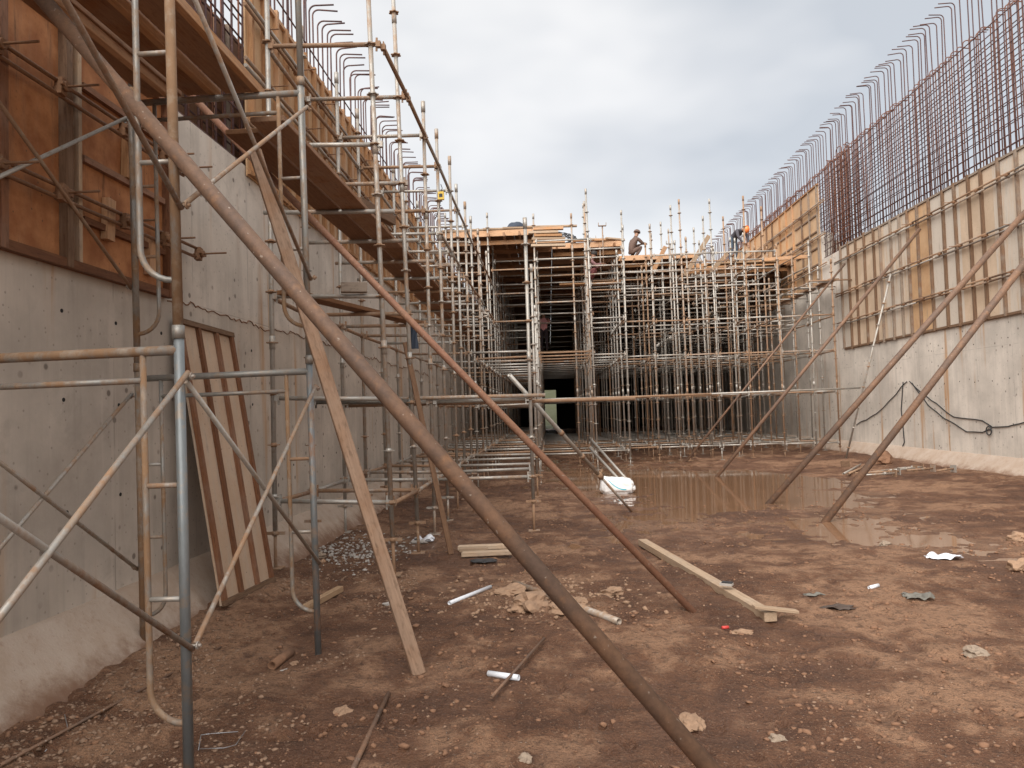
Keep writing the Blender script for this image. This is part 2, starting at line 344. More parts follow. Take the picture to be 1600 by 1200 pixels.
# ------------------------------------------------------------------ ground, water
XW_L, XW_R = -3.15, 9.15
def axis_vals(parts):
    out = []
    for a, b, s in parts:
        out += list(np.arange(a, b-1e-6, s))
    return np.array(out+[parts[-1][1]])
ys = [-8.0]
while ys[-1] < 150:
    y = ys[-1]; ys.append(y+(.4 if y < 1.8 else min(max(.016, .0105*(y-.8)), 4)))
ys = np.array(ys)
xs = axis_vals([(-160, -20, 20), (-20, -4, 1.0), (-4, -3.2, .1), (-3.2, 4.2, .02), (4.2, 10, .05), (10, 20, 1.0), (20, 160, 20)])
XX, YY = np.meshgrid(xs, ys); ZZ = gz(XX, YY)
nv = XX.size; me = bpy.data.meshes.new('ground'); me.vertices.add(nv)
me.vertices.foreach_set('co', np.stack([XX, YY, ZZ], -1).ravel())
ny, nx = XX.shape; idx = np.arange(nv).reshape(ny, nx)
q = np.stack([idx[:-1, :-1], idx[:-1, 1:], idx[1:, 1:], idx[1:, :-1]], -1).reshape(-1, 4); nf = len(q)
me.loops.add(nf*4); me.polygons.add(nf)
me.loops.foreach_set('vertex_index', q.ravel()); me.polygons.foreach_set('loop_start', np.arange(nf)*4); me.polygons.foreach_set('loop_total', np.full(nf, 4))
me.polygons.foreach_set('use_smooth', np.ones(nf, bool)); me.update(); me.materials.append(M['mud'])
link('ground', me, kind='structure')
b = MB(); b.add([(-.6, 5.8, WATER_Z), (8.3, 5.8, WATER_Z), (8.3, 34, WATER_Z), (-.6, 34, WATER_Z)], [(0, 1, 2, 3)])
link('water', b.mesh('water', 'water'), kind='structure')
# grass bank beyond the far end
gx = np.linspace(-14, 18, 60); gy = np.linspace(64, 100, 50); GX, GY = np.meshgrid(gx, gy)
GZ = .1+np.clip((GY-66)*.22, 0, 9)+vnoise(GX*1.3, GY*1.3, 21)*.5
b = MB(); vs = [tuple(t) for t in np.stack([GX, GY, GZ], -1).reshape(-1, 3)]
b.add(vs, [(j*60+i, j*60+i+1, (j+1)*60+i+1, (j+1)*60+i) for j in range(49) for i in range(59)], 0, True)
link('grass_bank', b.mesh('grass_bank', 'grass'), kind='structure')

# ------------------------------------------------------------------ walls
YEND = 62.0
def wall_profile(name, label, side, xw, zsteps):
    root = empty(name, (xw, 20, 0), label, 'wall')
    th = .62
    for (y0, y1, z1, z0, mt) in zsteps:
        z0 = z0 if z0 else -.2; sb = .006 if z0 > 0 else 0
        b = MB(); c = Vector((xw+side*(th/2+sb), (y0+y1)/2, (z0+z1)/2)); b.box(c, (th, y1-y0, z1-z0))
        link('wall_pour', b.mesh('wall_pour', mt), root)
    # sloped kicker at the foot, rough surfaced
    nyk = 420; prof = [(0, .40), (.05, .385), (.12, .31), (.22, .2), (.32, .09), (.40, .0), (.46, -.12)]
    yk = np.concatenate([np.linspace(-3, 14, 300), np.linspace(14.2, YEND, 120)]); vs = []
    for y in yk:
        for j, (dx, z) in enumerate(prof):
            n = float(vnoise(y*1.3, j*.5, 31))*.03+float(vnoise(y*7, j*2.1, 32))*.008+float(vnoise(y*.6, 3, 33))*.05*(j > 2)
            k = 0 if j == 0 else 1
            vs.append((xw-side*(dx-(.0015 if j == 0 else 0)+n*k), y, z+n*.6*k))
    m = len(prof); fs = [(i*m+j, i*m+j+1, (i+1)*m+j+1, (i+1)*m+j) for i in range(len(yk)-1) for j in range(m-1)]
    if side < 0: pass
    else: fs = [tuple(reversed(f)) for f in fs]
    b = MB(); b.add(vs, fs, 0, True); link('kicker', b.mesh('kicker', 'haunch'), root)
    return root
wall_l = wall_profile('concrete_wall', 'grey concrete wall behind the frame scaffold and leaning wooden panel', -1, XW_L, [(-3, YEND, 2.62, 0, 'concrete_low'), (-3.002, YEND+.002, 4.3, 2.62, 'concrete'), (40.02, YEND+.004, 7.2, 4.3, 'concrete')])
wall_r = wall_profile('concrete_wall', 'pale concrete wall with orange rust streaks and black cables hanging on it', 1, XW_R, [(-3, 24.6, 6.3, 0, 'concrete'), (24.602, YEND, 7.2, 0, 'concrete')])
# cold joint on the left wall: a ragged ridge where the second pour starts
b = MB(); pts = []
for y in np.arange(5.95, 20, .045): pts.append((XW_L+.002, y, 2.62+float(vnoise(y*3, 1, 41))*.06+float(vnoise(y*16, 1, 42))*.05))
b.sweep(pts, .006, 5); link('pour_joint', b.mesh('pour_joint', 'clod'), wall_l)

# tie holes in rows from form bolts: solid discs, hole shade as near-black colour
def hole_mesh():
    b = MB(); b.cyl((-.02, 0, 0), (.0025, 0, 0), .014, n=9); return b.mesh('tie_hole', 'shade_black')
for wl_, xw, sgn, zs, ys_ in ((wall_l, XW_L, 1, (1.05, 1.75, 2.35), np.arange(2.2, 16, .61)), (wall_r, XW_R, -1, (1.05, 1.95, 2.75), np.arange(11.4, 24, .61))):
    for z in zs:
        for y in ys_:
            if random.random() < .75: link('tie_hole', cached('hole', hole_mesh), wl_, Matrix.Translation((xw+sgn*.0005, y+random.uniform(-.03, .03), z+random.uniform(-.03, .03))) @ Matrix.Rotation(0 if sgn > 0 else math.pi, 4, 'Z'))
# end wall with a doorway to daylight; interior darkness put into its near-black colour
ew = empty('end_wall', (3, YEND, 0), 'end wall coloured near black as interior shade, with one narrow opening to green grass', 'wall')
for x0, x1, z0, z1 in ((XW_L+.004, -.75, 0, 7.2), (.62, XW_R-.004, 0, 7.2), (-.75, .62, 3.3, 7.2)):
    b = MB(); b.box(((x0+x1)/2, YEND+.2, (z0+z1)/2), (x1-x0-.003, .4, z1-z0)); link('wall_pour', b.mesh('wall_pour', 'shade_black'), ew)

# ------------------------------------------------------------------ formwork
def tie(parent, xf, y, z, side, L=.22):
    def mkm():
        b = MB(); b.cyl((0, 0, 0), (L, 0, 0), .008, n=6); b.cyl((.075, 0, 0), (.10, 0, 0), .035, .03, n=8)
        b.box((.05, 0, 0), (.05, .055, .11)); b.box((.088, 0, .0), (.02, .1, .02)); return b.mesh('tie_rod', 'tie')
    m = Matrix.Translation((xf, y, z)) @ (Matrix() if side < 0 else Matrix.Rotation(math.pi, 4, 'Z')) @ Matrix.Rotation(random.uniform(-.2, .2), 4, 'X')
    link('tie_rod', cached(('tie', L), mkm), parent, m)
def wale(parent, xf, y0, y1, z, side, mat='rusty', r=.021):
    for dz in (-.035, .035):
        yy = y0
        while yy < y1-.1:                      # pipes lapped end to end
            y2 = min(yy+random.choice((3., 4., 6.)), y1); tube('wale', (xf-side*.075, yy, z+dz+random.uniform(-.01, .01)), (xf-side*.075, y2, z+dz+random.uniform(-.012, .012)), r, mat, parent, n=8); yy = y2
def formwork(name, label, xw, side, y0, y1, z0, z1, studs, wales, plymat, studmat, sheet=1.22, tiestep=.9, group=None):
    root = empty(name, (xw, (y0+y1)/2, z0), label, 'formwork', group)
    face = xw-side*.002; yy = y0
    while yy < y1-.05:
        y2 = min(yy+sheet, y1); b = MB(); b.box((0, 0, 0), (.018, y2-yy-.004, z1-z0))
        link('plywood_sheet', b.mesh('plywood_sheet', plymat if random.random() < .7 or plymat != 'ply' else 'ply_warm'), root, Matrix.Translation((face-side*.010, (yy+y2)/2, (z0+z1)/2+random.uniform(-.01, .01)))); yy = y2
    xs_ = face-side*(.019+.03)
    for y in studs:
        lean = random.uniform(-.03, .03)
        board('stud', (xs_, y, z0+random.uniform(-.04, .02)), (xs_, y+lean, z1+random.uniform(-.03, .05)), .055, .06, studmat, root, upv=(1, 0, 0))
    for z in (z0+.03, z1-.03):
        board('rail', (face-side*.037, y0, z), (face-side*.037, y1, z), .035, .05, studmat, root)
    xf = face-side*.08
    for z in wales:
        wale(root, xf+side*.035, y0-.25, y1+.25, z, side)
        y = y0+.35
        while y < y1:
            tie(root, xf+side*.02, y, z, side*1, .3 if random.random() < .5 else .2); y += tiestep*random.uniform(.85, 1.15)
    return root
# right wall, near set
rs = [23-.0, 22.4, 21.9, 21.3, 20.7, 20.3, 19.7, 19.2, 18.76, 18.3, 17.7, 17.1, 16.6, 16.05, 15.6, 15., 14.45, 13.9, 13.3, 12.7, 12.1]
formwork('wall_formwork', 'pale plywood wall formwork with many upright studs, held by four long raking pipes', XW_R, 1, 11.6, 23.05, 3.2, 6.36, rs, (4.0, 4.9, 5.9), 'ply', 'stud')
# right wall, far set
fs_ = empty('wall_formwork', (XW_R, 30, 5.5), 'orange plywood wall formwork in the next lift, beyond the gap of bare rebar', 'formwork')
def far_form():
    xw = XW_R; y0 = 24.65; z0, z1 = 5.5, 8.8; k = 0
    while y0 < 48:
        y1 = y0+2.44; b = MB(); b.box((0, 0, 0), (.018, 2.43, z1-z0)); link('plywood_sheet', b.mesh('plywood_sheet', 'ply_warm'), fs_, Matrix.Translation((xw-.012, y0+1.22, (z0+z1)/2)))
        for i in range(3): board('stud', (xw-.05, y0+.08+i*.75, z0-.02), (xw-.05, y0+.08+i*.75, z1+.03), .05, .06, 'timber' if k % 2 else 'stud', fs_, upv=(1, 0, 0))
        if k < 3:
            for z in (6.2, 6.75, 7.3, 7.85): board('batten', (xw-.045, y0+.15, z), (xw-.045, y0+2.3, z), .05, .04, 'stud', fs_, upv=(1, 0, 0))
        y0 = y1; k += 1
    board('rail', (xw-.045, 24.6, z1+.02), (xw-.045, 49, z1+.02), .06, .04, 'timber', fs_)
    for z in (6.05, 7.05, 8.1):
        wale(fs_, xw-.05, 23.9, 48, z, 1)
        for y in np.arange(25.2, 40, 1.1): tie(fs_, xw-.05, y, z, 1, .28)
far_form()
# left wall, near set (rust-stained)
lf = empty('wall_formwork', (XW_L, 4, 2.62), 'rust stained plywood formwork on the wall behind the frame scaffold', 'formwork')
def near_left():
    xw = XW_L; y0, y1 = 1.2, 5.92; z0, z1 = 2.62, 4.28
    for a, c in ((1.2, 2.42), (2.42, 3.64), (3.64, 4.62), (4.62, 5.92)):
        b = MB(); b.box((0, 0, 0), (.018, c-a-.004, z1-z0)); link('plywood_sheet', b.mesh('plywood_sheet', 'ply_rust'), lf, Matrix.Translation((xw+.012, (a+c)/2, (z0+z1)/2)))
    for y in (2.4, 3.3, 4.02, 4.6, 5.88): board('stud', (xw+.05, y, z0), (xw+.05, y, z1), .06, .06, 'battn' if y not in (4.6,) else 'stud', lf, upv=(1, 0, 0))
    board('stud', (xw+.045, 4.72, z0), (xw+.045, 4.72, z1), .035, .05, 'plank', lf, upv=(1, 0, 0))
    for z in (z0+.025, z1-.03): board('rail', (xw+.05, y0, z), (xw+.05, y1, z), .06, .05, 'battn', lf, upv=(1, 0, 0))
    for z in (2.98, 3.4, 3.9): board('batten', (xw+.04, 4.78, z), (xw+.04, 5.83, z), .045, .04, 'battn', lf, upv=(1, 0, 0))
    for y, z in ((5.05, 2.9), (5.3, 3.42), (5.6, 2.75)): board('block', (xw+.05, y, z), (xw+.05, y+.02, z+.3), .09, .05, 'timber', lf, upv=(1, 0, 0))
    for z, ye in ((3.06, 6.3), (3.74, 6.05)):
        for dz in (-.035, .035): tube('wale', (xw+.105, .8, z+dz), (xw+.105, ye, z+dz+random.uniform(-.02, .02)), .014, 'tie', lf, n=8)
        for y in (3.1, 3.9, 4.45, 5.15, 5.7, ye-.03): tie(lf, xw+.07, y, z, -1, .3)
near_left()
# left wall, upper set
ls = list(np.arange(7.7, 13, .36))+list(np.arange(13, 40, .48))
formwork('wall_formwork', 'brown upper formwork of closely set upright timbers above the scaffold walkway', XW_L, -1, 7.6, 40, 4.2, 6.4, ls, (4.65, 5.3, 5.95), 'ply_warm', 'timber', tiestep=1.1)
bf = empty('wall_formwork', (-3.8, 20, 4.3), 'dark outer formwork seen behind the bare rebar beside the walkway', 'formwork')
yy = 1.0
while yy < 40:
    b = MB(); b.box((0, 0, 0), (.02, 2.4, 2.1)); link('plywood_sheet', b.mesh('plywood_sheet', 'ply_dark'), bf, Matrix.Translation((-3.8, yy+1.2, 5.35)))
    board('stud', (-3.76, yy+.3, 4.3), (-3.76, yy+.3, 6.4), .06, .05, 'stud', bf, upv=(1, 0, 0)); yy += 2.44

# ------------------------------------------------------------------ reinforcement
def hooked(H, L, sx, r, mat, n=6):
    def mkm():
        b = MB(); br = .09; pts = [Vector((0, 0, 0)), Vector((0, 0, H*.5)), Vector((0, 0, H-br))]
        pts += arc((sx*br, 0, H-br), (-sx, 0, 0), (0, 0, 1), br, 5)[1:]; pts.append(Vector((sx*L, 0, H-.012)))
        b.sweep(pts, r, n); return b.mesh('rebar', mat)
    return cached(('hook', H, L, sx, r, mat), mkm)
def rebar_mat(label, xf, xb, side, y0, y1, z0, hf, hb, step_f, step_b, zh, stepz, fmat, bmat, r=.0125):
    root = empty('rebar_cage', (xf, (y0+y1)/2, z0), label, 'rebar')
    for x, h, st, mt, sx, L in ((xf, hf, step_f, fmat, -side, .36), (xb, hb, step_b, bmat, side, .22)):
        y = y0; k = 0
        while y < y1:
            me = hooked(round(h-z0, 2), L, sx, r, mt)
            m = Matrix.Translation((x, y+random.uniform(-.04, .04), z0+random.uniform(-.07, .05))) @ Matrix.Rotation(random.gauss(0, .12), 4, 'Z') @ Matrix.Rotation(random.gauss(0, .006), 4, 'Y') @ Matrix.Rotation(random.gauss(0, .008), 4, 'X')
            link('rebar', me, root, m); y += st*random.uniform(.8, 1.2); k += 1
    z = z0+.15
    while z < zh:
        for x, sg in ((xf, -1), (xb, 1)):
            y = y0-.3
            while y < y1:
                y2 = min(y+12, y1+.3); tube('rebar', (x+sg*side*.022, y, z+random.uniform(-.03, .03)), (x+sg*side*.022, y2, z+random.uniform(-.03, .03)), .011, fmat, root, n=6); y = y2-.6 if y2 < y1 else y1+1
        z += stepz
    return root
rebar_mat('tall bare rebar mat with hooked tops above the pale plywood wall formwork', XW_R+.1, XW_R+.52, 1, 11.5, 46, 6.2, 10.4, 9.7, .21, .14, 9.3, .22, 'rebar', 'rebar_red')
rebar_mat('row of hooked rebar standing above the brown formwork beside the walkway', XW_L-.08, XW_L-.52, -1, 2.6, 38, 4.2, 7.5, 7.2, .19, .24, 6.9, .27, 'rebar', 'rebar_red')
cg = empty('rebar_cage', (XW_R+.2, 23.4, 6.2), 'dense rust coloured column of rebar at the gap in the wall formwork', 'rebar')
for i in range(26):
    y = 22.55+.055*i+random.uniform(-.01, .01); x = XW_R+.05+.13*(i % 4)+random.uniform(-.02, .02)
    link('rebar', hooked(3.0, .2, 1, .013, 'rebar_red'), cg, Matrix.Translation((x, y, 6.1+random.uniform(0, .4))) @ Matrix.Rotation(random.uniform(0, 6), 4, 'Z'))
for i in range(16):
    z = 6.4+i*.17; tube('tie_bar', (XW_R+.03, 22.4, z), (XW_R+.03, 24.1, z), .009, 'rebar_red', cg, n=6)
    tube('tie_bar', (XW_R+.5, 22.4, z), (XW_R+.5, 24.1, z), .009, 'rebar_red', cg, n=6)

# ------------------------------------------------------------------ ring scaffold pieces
def rosette_geo(b, z, mi, n=12):
    # toothed disc with thickness
    vs = []; 
    for zz in (z-.005, z+.005):
        for i in range(n*2):
            a = math.pi*i/n; r = .062 if i % 4 < 2 else .050
            vs.append((r*math.cos(a), r*math.sin(a), zz))
    m = n*2
    b.add(vs, [tuple(reversed(range(m))), tuple(range(m, 2*m))]+[(i, (i+1) % m, m+(i+1) % m, m+i) for i in range(m)], mi)
    b.cyl((0, 0, z-.022), (0, 0, z+.022), .030, n=8, mi=mi)
def ros_simple(b, z, mi):
    b.cyl((0, 0, z-.007), (0, 0, z+.007), .06, n=8, mi=mi)
U = .52
def std_mesh(H, zb, mat, detail, r=.0245):
    key = ('std', round(H, 1), round(zb, 2), mat, detail)
    def mkm():
        h = round(H, 1); b = MB(); n = 12 if detail else 8
        b.cyl((0, 0, zb), (0, 0, h-.15), r, n=n); b.cyl((0, 0, h-.15), (0, 0, h), r*1.22, n=n, hollow=detail)
        z = .72-U*int((.72-zb)/U)
        while not detail and z < h-.2: ros_simple(b, z, 1); z += U
        z = zb+1.9
        while z < h-.5: b.cyl((0, 0, z-.07), (0, 0, z+.07), r*1.22, n=n); z += 2.05
        if not detail: b.cyl((0, 0, -.06), (0, 0, zb), .017, n=6, mi=1); b.cyl((0, 0, zb-.04), (0, 0, zb), .035, n=6, mi=1); b.box((0, 0, .005), (.14, .14, .012), 1)
        return b.mesh('standard', [mat, 'rusty'])
    return cached(key, mkm)
def ros_mesh():
    b = MB(); rosette_geo(b, 0, 0); return b.mesh('rosette', 'rusty')
def jack_mesh(zb):
    b = MB(); b.cyl((0, 0, -.06), (0, 0, zb+.03), .018, n=8); b.cyl((0, 0, zb-.05), (0, 0, zb-.01), .034, n=8)
    b.box((0, 0, zb-.03), (.2, .025, .03)); b.box((0, 0, .004), (.15, .15, .012)); return b.mesh('base_jack', 'rusty')
def standard(parent, x, y, H, zb, mat='galv', detail=False, lean=(0, 0)):
    z = g(x, y); m = Matrix.Translation((x, y, z)) @ Matrix.Rotation(lean[0], 4, 'Y') @ Matrix.Rotation(lean[1], 4, 'X') @ Matrix.Rotation(0 if detail else 0, 4, 'Z')
    o = link('standard', std_mesh(H, zb, mat, detail), parent, m)
    if detail:
        zz = .72-U*int((.72-zb)/U)
        while zz < H-.2:
            link('rosette', cached('ros', ros_mesh), o, m @ Matrix.Translation((0, 0, zz)) @ Matrix.Rotation(random.uniform(0, 3), 4, 'Z')); zz += U
        link('base_jack', cached(('jack', round(zb, 2)), lambda: jack_mesh(round(zb, 2))), o, m)
    return o
def ledger_mesh(L, mat, n, r=.0235):
    def mkm():
        b = MB(); b.cyl((0, 0, .05), (0, 0, L-.05), r, n=n)
        for z in (.045, L-.045): b.box((0, 0, z), (.05, .06, .05)); 
        for z in (.062, L-.062): b.box((0, .0, z), (.012, .14, .02))
        return b.mesh('ledger', mat)
    return cached(('ledg', L, mat, n), mkm)
class Tower:
    def __init__(s, root): s.root = root; s.led = []
    def ledger(s, p0, p1, rustp=.5): s.led.append((Vector(p0), Vector(p1), rustp))
    def flush(s, lim=290):
        s.led.sort(key=lambda t: min(t[0].y, t[1].y)); rest = MB()
        for i, (a, c, rp_) in enumerate(s.led):
            u = random.random(); mt = 'rusty' if u < rp_ else ('tube' if u < rp_+.3 else 'galv')
            if i < lim:
                L = round((c-a).length, 2); link('ledger', ledger_mesh(L, mt, 10 if a.y < 12 else 8), s.root, along(a, c))
            else: rest.cyl(a, c, .0235, n=6)
        if rest.v: link('ledger', rest.mesh('ledger', 'tube'), s.root, kind='stuff')
DY = 1.25; Y0 = 7.35
XB, XA, XC = -2.8, -1.58, -.26
LV = (.72, .72+2*U, .72+4*U, .72+7*U, .72+9*U)
J = {}
def jit(i, k, s=.03):
    if (i, k) not in J: J[(i, k)] = (random.uniform(-s, s), random.uniform(-s, s))
    return J[(i, k)]
lscaf = empty('ring_scaffold', (XA, 10, 0), 'tall ring lock scaffold standing along the wall with the hooked rebar and walkway', 'scaffold'); TL = Tower(lscaf)
lcell = empty('shoring_scaffold', (-1.5, 25, 0), 'ring lock shoring under the formwork deck between the wall and the central pole row', 'scaffold'); TC = Tower(lcell)
def yk(k): return Y0+DY*k
def node(x, k): j = jit(x, k); return Vector((x+j[0]*.6, yk(k)+j[1], 0))
def at(x, k, z): v = node(x, k); return Vector((v.x, v.y, g(v.x, v.y)*.5+z))
KN = 11
for k in range(0, 27):
    T, root = (TL, lscaf) if k < KN else (TC, lcell)
    for x in (XB, XA):
        if k < KN: H = 6.3 if x == XB else {0: 6.7, 1: 7.1}.get(k, 5.95+random.uniform(-.1, .1))
        else: H = random.uniform(6.4, 6.7) if k > KN else 7.4
        v = node(x, k); standard(root, v.x, v.y, H, .38 if k < 8 else .3, 'galv' if random.random() < .75 or k < 7 else 'tube', detail=k < 7, lean=(-.022 if k < 2 and x == XA else random.gauss(-.004, .004), random.gauss(0, .004)))
    if k >= 2:
        H = 4.2 if k == 2 else random.choice((4.3, 5.2, 6.3)) if k < KN else random.uniform(6.3, 6.7); v = node(XC, k)
        if k in (2,) or k > 8 or k in (5,): standard(lcell, v.x, v.y, H if k != KN else 7.3, .42, 'galv', detail=k < 6, lean=(random.gauss(0, .003), 0))
    lv = [0, 3, 4]+([2] if k < 4 or k % 2 == 0 else [])+([1] if k in (0, 1, 2) or k > 8 else [])
    for l in lv:
        a = at(XB, k, LV[l]); c = at(XA, k, LV[l]); T.ledger(a, c, .5)
    for x in (XA, XB):
        for l in ([0, 4] if x == XA else [0, 2, 3, 4])+([3] if x == XA and k > 2 and k % 4 != 1 else [])+([2] if x == XA and k > 6 else []):
            if k < 26: T.ledger(at(x, k, LV[l]-.01), at(x, k+1, LV[l]-.01), .75)
    if k >= 2:
        for l in ([0, 1] if k < 9 else [0, 1, 2]):
            if l == 1 and 2 < k < 7: continue
            TC.ledger(at(XA, k, LV[l]), at(XC, k, LV[l]), .35)
        if 9 > k >= 6: TC.ledger(at(XA, k, LV[2]), at(XC, k, LV[2]), .5)
    if k >= KN:
        for z in ((4.2, 5.7) if k % 2 else (5.2, 6.2)): TC.ledger(at(XA, k, z), at(XC, k, z), .3)
        if k < 26:
            for z in (LV[0], LV[2], 4.2, 5.7): TC.ledger(at(XC, k, z), at(XC, k+1, z), .6)
TC.ledger(at(XB, 1, LV[1]), at(XA, 1, LV[1]), .3)
# right cells
RX = [1.3, 2.25, 3.28, 4.2, 5.1, 6.05, 7.0, 7.85, 8.62]
YR = Y0+DY*10; k0 = [0, 1, 2, 2, 2, 2, 2, 2, 2]
RL = (.4, 1.92, 3.15, 4.2, 5.2, 5.7, 6.2)
rmid = empty('shoring_scaffold', (3, 28, 0), 'dense ring lock shoring in the middle of the channel standing at the puddle edge', 'scaffold'); TM = Tower(rmid)
rrig = empty('shoring_scaffold', (7, 28, 0), 'ring lock shoring beside the pale rust streaked wall', 'scaffold'); TR = Tower(rrig)
def rnode(i, k): j = jit(100+i, k, .045); return Vector((RX[i]+j[0], YR+DY*k+j[1], 0))
def rat(i, k, z): v = rnode(i, k); return Vector((v.x, v.y, z+random.uniform(-.012, .012)))
for i in range(9):
    T, root = (TM, rmid) if i < 5 else (TR, rrig)
    for k in range(k0[i], 15):
        f_ = k-k0[i]
        v = rnode(i, k); H = random.choice((6.4, 6.9, 7.2, 7.6, 7.9)) if f_ < 3 else (random.choice((6.6, 7.2, 7.6)) if f_ < 6 and i > 2 else 6.6)
        if i >= 7 and f_ < 4: H = random.choice((5.5, 5.8)) if i == 8 else random.choice((6.0, 6.4))
        standard(root, v.x, v.y, H, .2 if random.random() < .7 else .34, random.choice(('galv', 'galv', 'tube', 'tube', 'rusty')), False, (random.gauss(-.004, .006), random.gauss(0, .005)))
        for l, z in enumerate(RL):
            if z > H-.2: continue
            if k < 14 and (l in (0, 2, 3, 5) or (l == 1 and f_ < 1) or random.random() < .3): T.ledger(rat(i, k, z-.02), rat(i, k+1, z-.02), .7)
            if i < 8 and k >= k0[i+1] and (l != 1 or f_ < 2 or k % 3 == 0) and not (l >= 3 and random.random() < .12) and not (i >= 6 and z > 5.4):
                TT = TM if i < 4 else TR; TT.ledger(rat(i, k, z), rat(i+1, k, z), .35 if l > 2 else .5)
# bay between the central row and the first right row
for kk in range(14):
    kc = 10+kk
    if kc > 25: break
    for z in ((.42, 1.92, 3.15, 5.7, 4.7) if kk % 2 else (.42, 3.15, 5.7, 6.2)): 
        a = at(XC, kc, 0); c = rnode(0, kk); TM.ledger((a.x, a.y, z), (c.x, c.y, z), .4)
TL.flush(); TC.flush(); TM.flush(); TR.flush()
# extra loose standards in the right grid, short tops showing
for n_, (px, yt, d) in enumerate(((887, 335, 21.2), (965, 328, 22.2), (1042, 322, 22.6), (1093, 340, 23.), (1067, 373, 23.2), (1012, 362, 23.6), (1079, 358, 24.5), (1136, 370, 23), (1027, 345, 25))):
    p = PY(px, yt, d); standard(rmid if px < 1060 else rrig, p.x+.02*(p.z-1), d, p.z, .25, 'galv', False, (-.004, 0))

# long horizontal pipes clamped across the front at chest height
for n_, (p0, p1, lab) in enumerate(((at(XB, 2, 1.8)+Vector((-.2, -.06, 0)), at(XC, 2, 1.8)+Vector((.2, -.06, 0)), 'long pipe clamped across the left scaffold posts just above head of the raking board'),)):
    tube('horizontal_pipe', p0, p1, .025, 'tube', lscaf, n=10)
tube('horizontal_pipe', at(XB, 2, 1.72)+Vector((-.1, .06, 0)), at(XC, 2, 1.72)+Vector((1.4, .06, 0)), .024, 'rusty', lscaf, n=10)
tube('horizontal_pipe', (XC-.1, 19.2, 1.86), (4.2, 19.25, 1.9), .028, 'rusty', rmid, n=8)
tube('horizontal_pipe', (3.9, 21.6, 1.93), (8.9, 21.5, 1.98), .028, 'tube', rrig, n=8)

# ------------------------------------------------------------------ frame scaffold, left foreground
fsc = empty('frame_scaffold', (-2.2, 4.1, 0), 'steel frame scaffold with crossed braces in front of the rust stained formwork', 'scaffold')
FX0, FX1 = -2.84, -1.62; FH = 1.95; FZ = .05; FYS = (1.4, 3.2, 5.0)
def frame(y, z, full=True):
    r = .0225; mt = 'frame'
    for x in (FX0, FX1):
        zb = z if z > .1 else min(z, g(x, y)-.03)
        o = tube('post', (x, y, zb), (x+random.uniform(-.004, .004), y, z+FH), r, 'blueg' if (x == FX1 and z < .1) else mt, fsc, n=14)
        link('coupling', cached('coup', coup), o, Matrix.Translation((x, y, z+FH)))
    if not full: return
    tube('transom', (FX0, y, z+FH-.09), (FX1, y, z+FH-.09), r, mt, fsc, n=14)
    tube('transom_lower', (FX0+.17, y, z+FH-.22), (FX1-.17, y, z+FH-.22), .0145, mt, fsc, n=10)
    for s, x in ((1, FX0), (-1, FX1)):
        xi = x+s*.165; rr = .15; zc = z+.22+rr
        pts = [Vector((xi, y, z+FH-.1)), Vector((xi, y, z+1)), Vector((xi, y, zc))]+arc((xi-s*rr, y, zc), (s, 0, 0), (0, 0, -1), rr, 7)[1:]+[Vector((x, y, zc-rr))]
        b = MB(); b.sweep(pts, .0145, 10); o = link('ladder_tube', b.mesh('ladder_tube', mt), fsc)
        for zr in (.62, 1.12): tube('rung', (xi, y, z+zr+.14), (x, y, z+zr+.14), .012, 'tube', fsc, n=8)
        b2 = MB(); 
        for zz in (.555, 1.74): b2.cyl((x, y, z+zz), (x-s*.07, y, z+zz), .008, n=6); b2.cyl((x-s*.05, y, z+zz), (x-s*.058, y, z+zz), .018, n=8)
        link('brace_pin', b2.mesh('brace_pin', 'rusty'), fsc)
def coup():
    b = MB(); b.cyl((0, 0, -.04), (0, 0, .02), .027, n=14); return b.mesh('coupling', 'frame')
for y in FYS:
    for lv_ in range(3):
        if y < 2 and lv_ > 1: continue
        frame(y, FZ+lv_*(FH+.005), lv_ < 2)
for i in range(2):
    for lv_ in range(2):
        z = FZ+lv_*(FH+.005)
        for x, ofs in ((FX1, .03), (FX0, -.03)):
            y0, y1 = FYS[i], FYS[i+1]
            tube('brace', (x+ofs, y0, z+1.72), (x+ofs, y1, z+.54), .0125, random.choice(('tube', 'rusty')), fsc, n=10)
            tube('brace', (x+ofs*1.4, y0, z+.56), (x+ofs*1.4, y1, z+1.76), .0125, 'tube', fsc, n=10)

fsc.matrix_basis = Matrix.Translation(fsc.location) @ Matrix.Rotation(-.012, 4, 'Y')
# walkway planks resting on the frame and ring scaffold
def plank(p0, p1, wd, th, mat, label, bevel=.004, group=None):
    return board('plank', p0, p1, wd, th, mat, None, None, bevel, label=label, cat='plank', group=group)
zt = FZ+2*FH-.09+.0225
for i, (x, mt) in enumerate(((-2.72, 'deckdark'), (-2.43, 'deckdark'), (-2.14, 'deckdark'))):
    plank((x, 2.3, zt+.082), (x+.01, 5.12, zt+.082), .26, .035, mt, ('wide dark walkway board on the frame scaffold, the one against the formwork', 'wide dark walkway board on the frame scaffold, middle of the three', 'wide dark walkway board on the frame scaffold, farthest from the formwork')[i], group='dark boards on the frame scaffold')
for x in (-2.62, -2.3, -1.98):
    board('joist', (x, 2.0, zt+.0335), (x, 5.08, zt+.0335), .05, .06, 'timber', None, None, .003, label={-2.62: 'square timber joist under the walkway boards, the one nearest the formwork', -2.3: 'square timber joist under the middle of the walkway boards', -1.98: 'square timber joist under the outer edge of the walkway boards'}[x], cat='joist', group='joists on the frame scaffold')
zr = .72+6*U+.03
walk = [(5.1, 9.2, -1.95), (5.3, 9.4, -2.22), (9.0, 13.2, -1.93), (9.3, 13.4, -2.2), (13.1, 17.0, -1.97), (13.0, 17.2, -2.24), (17, 21, -2.1)]
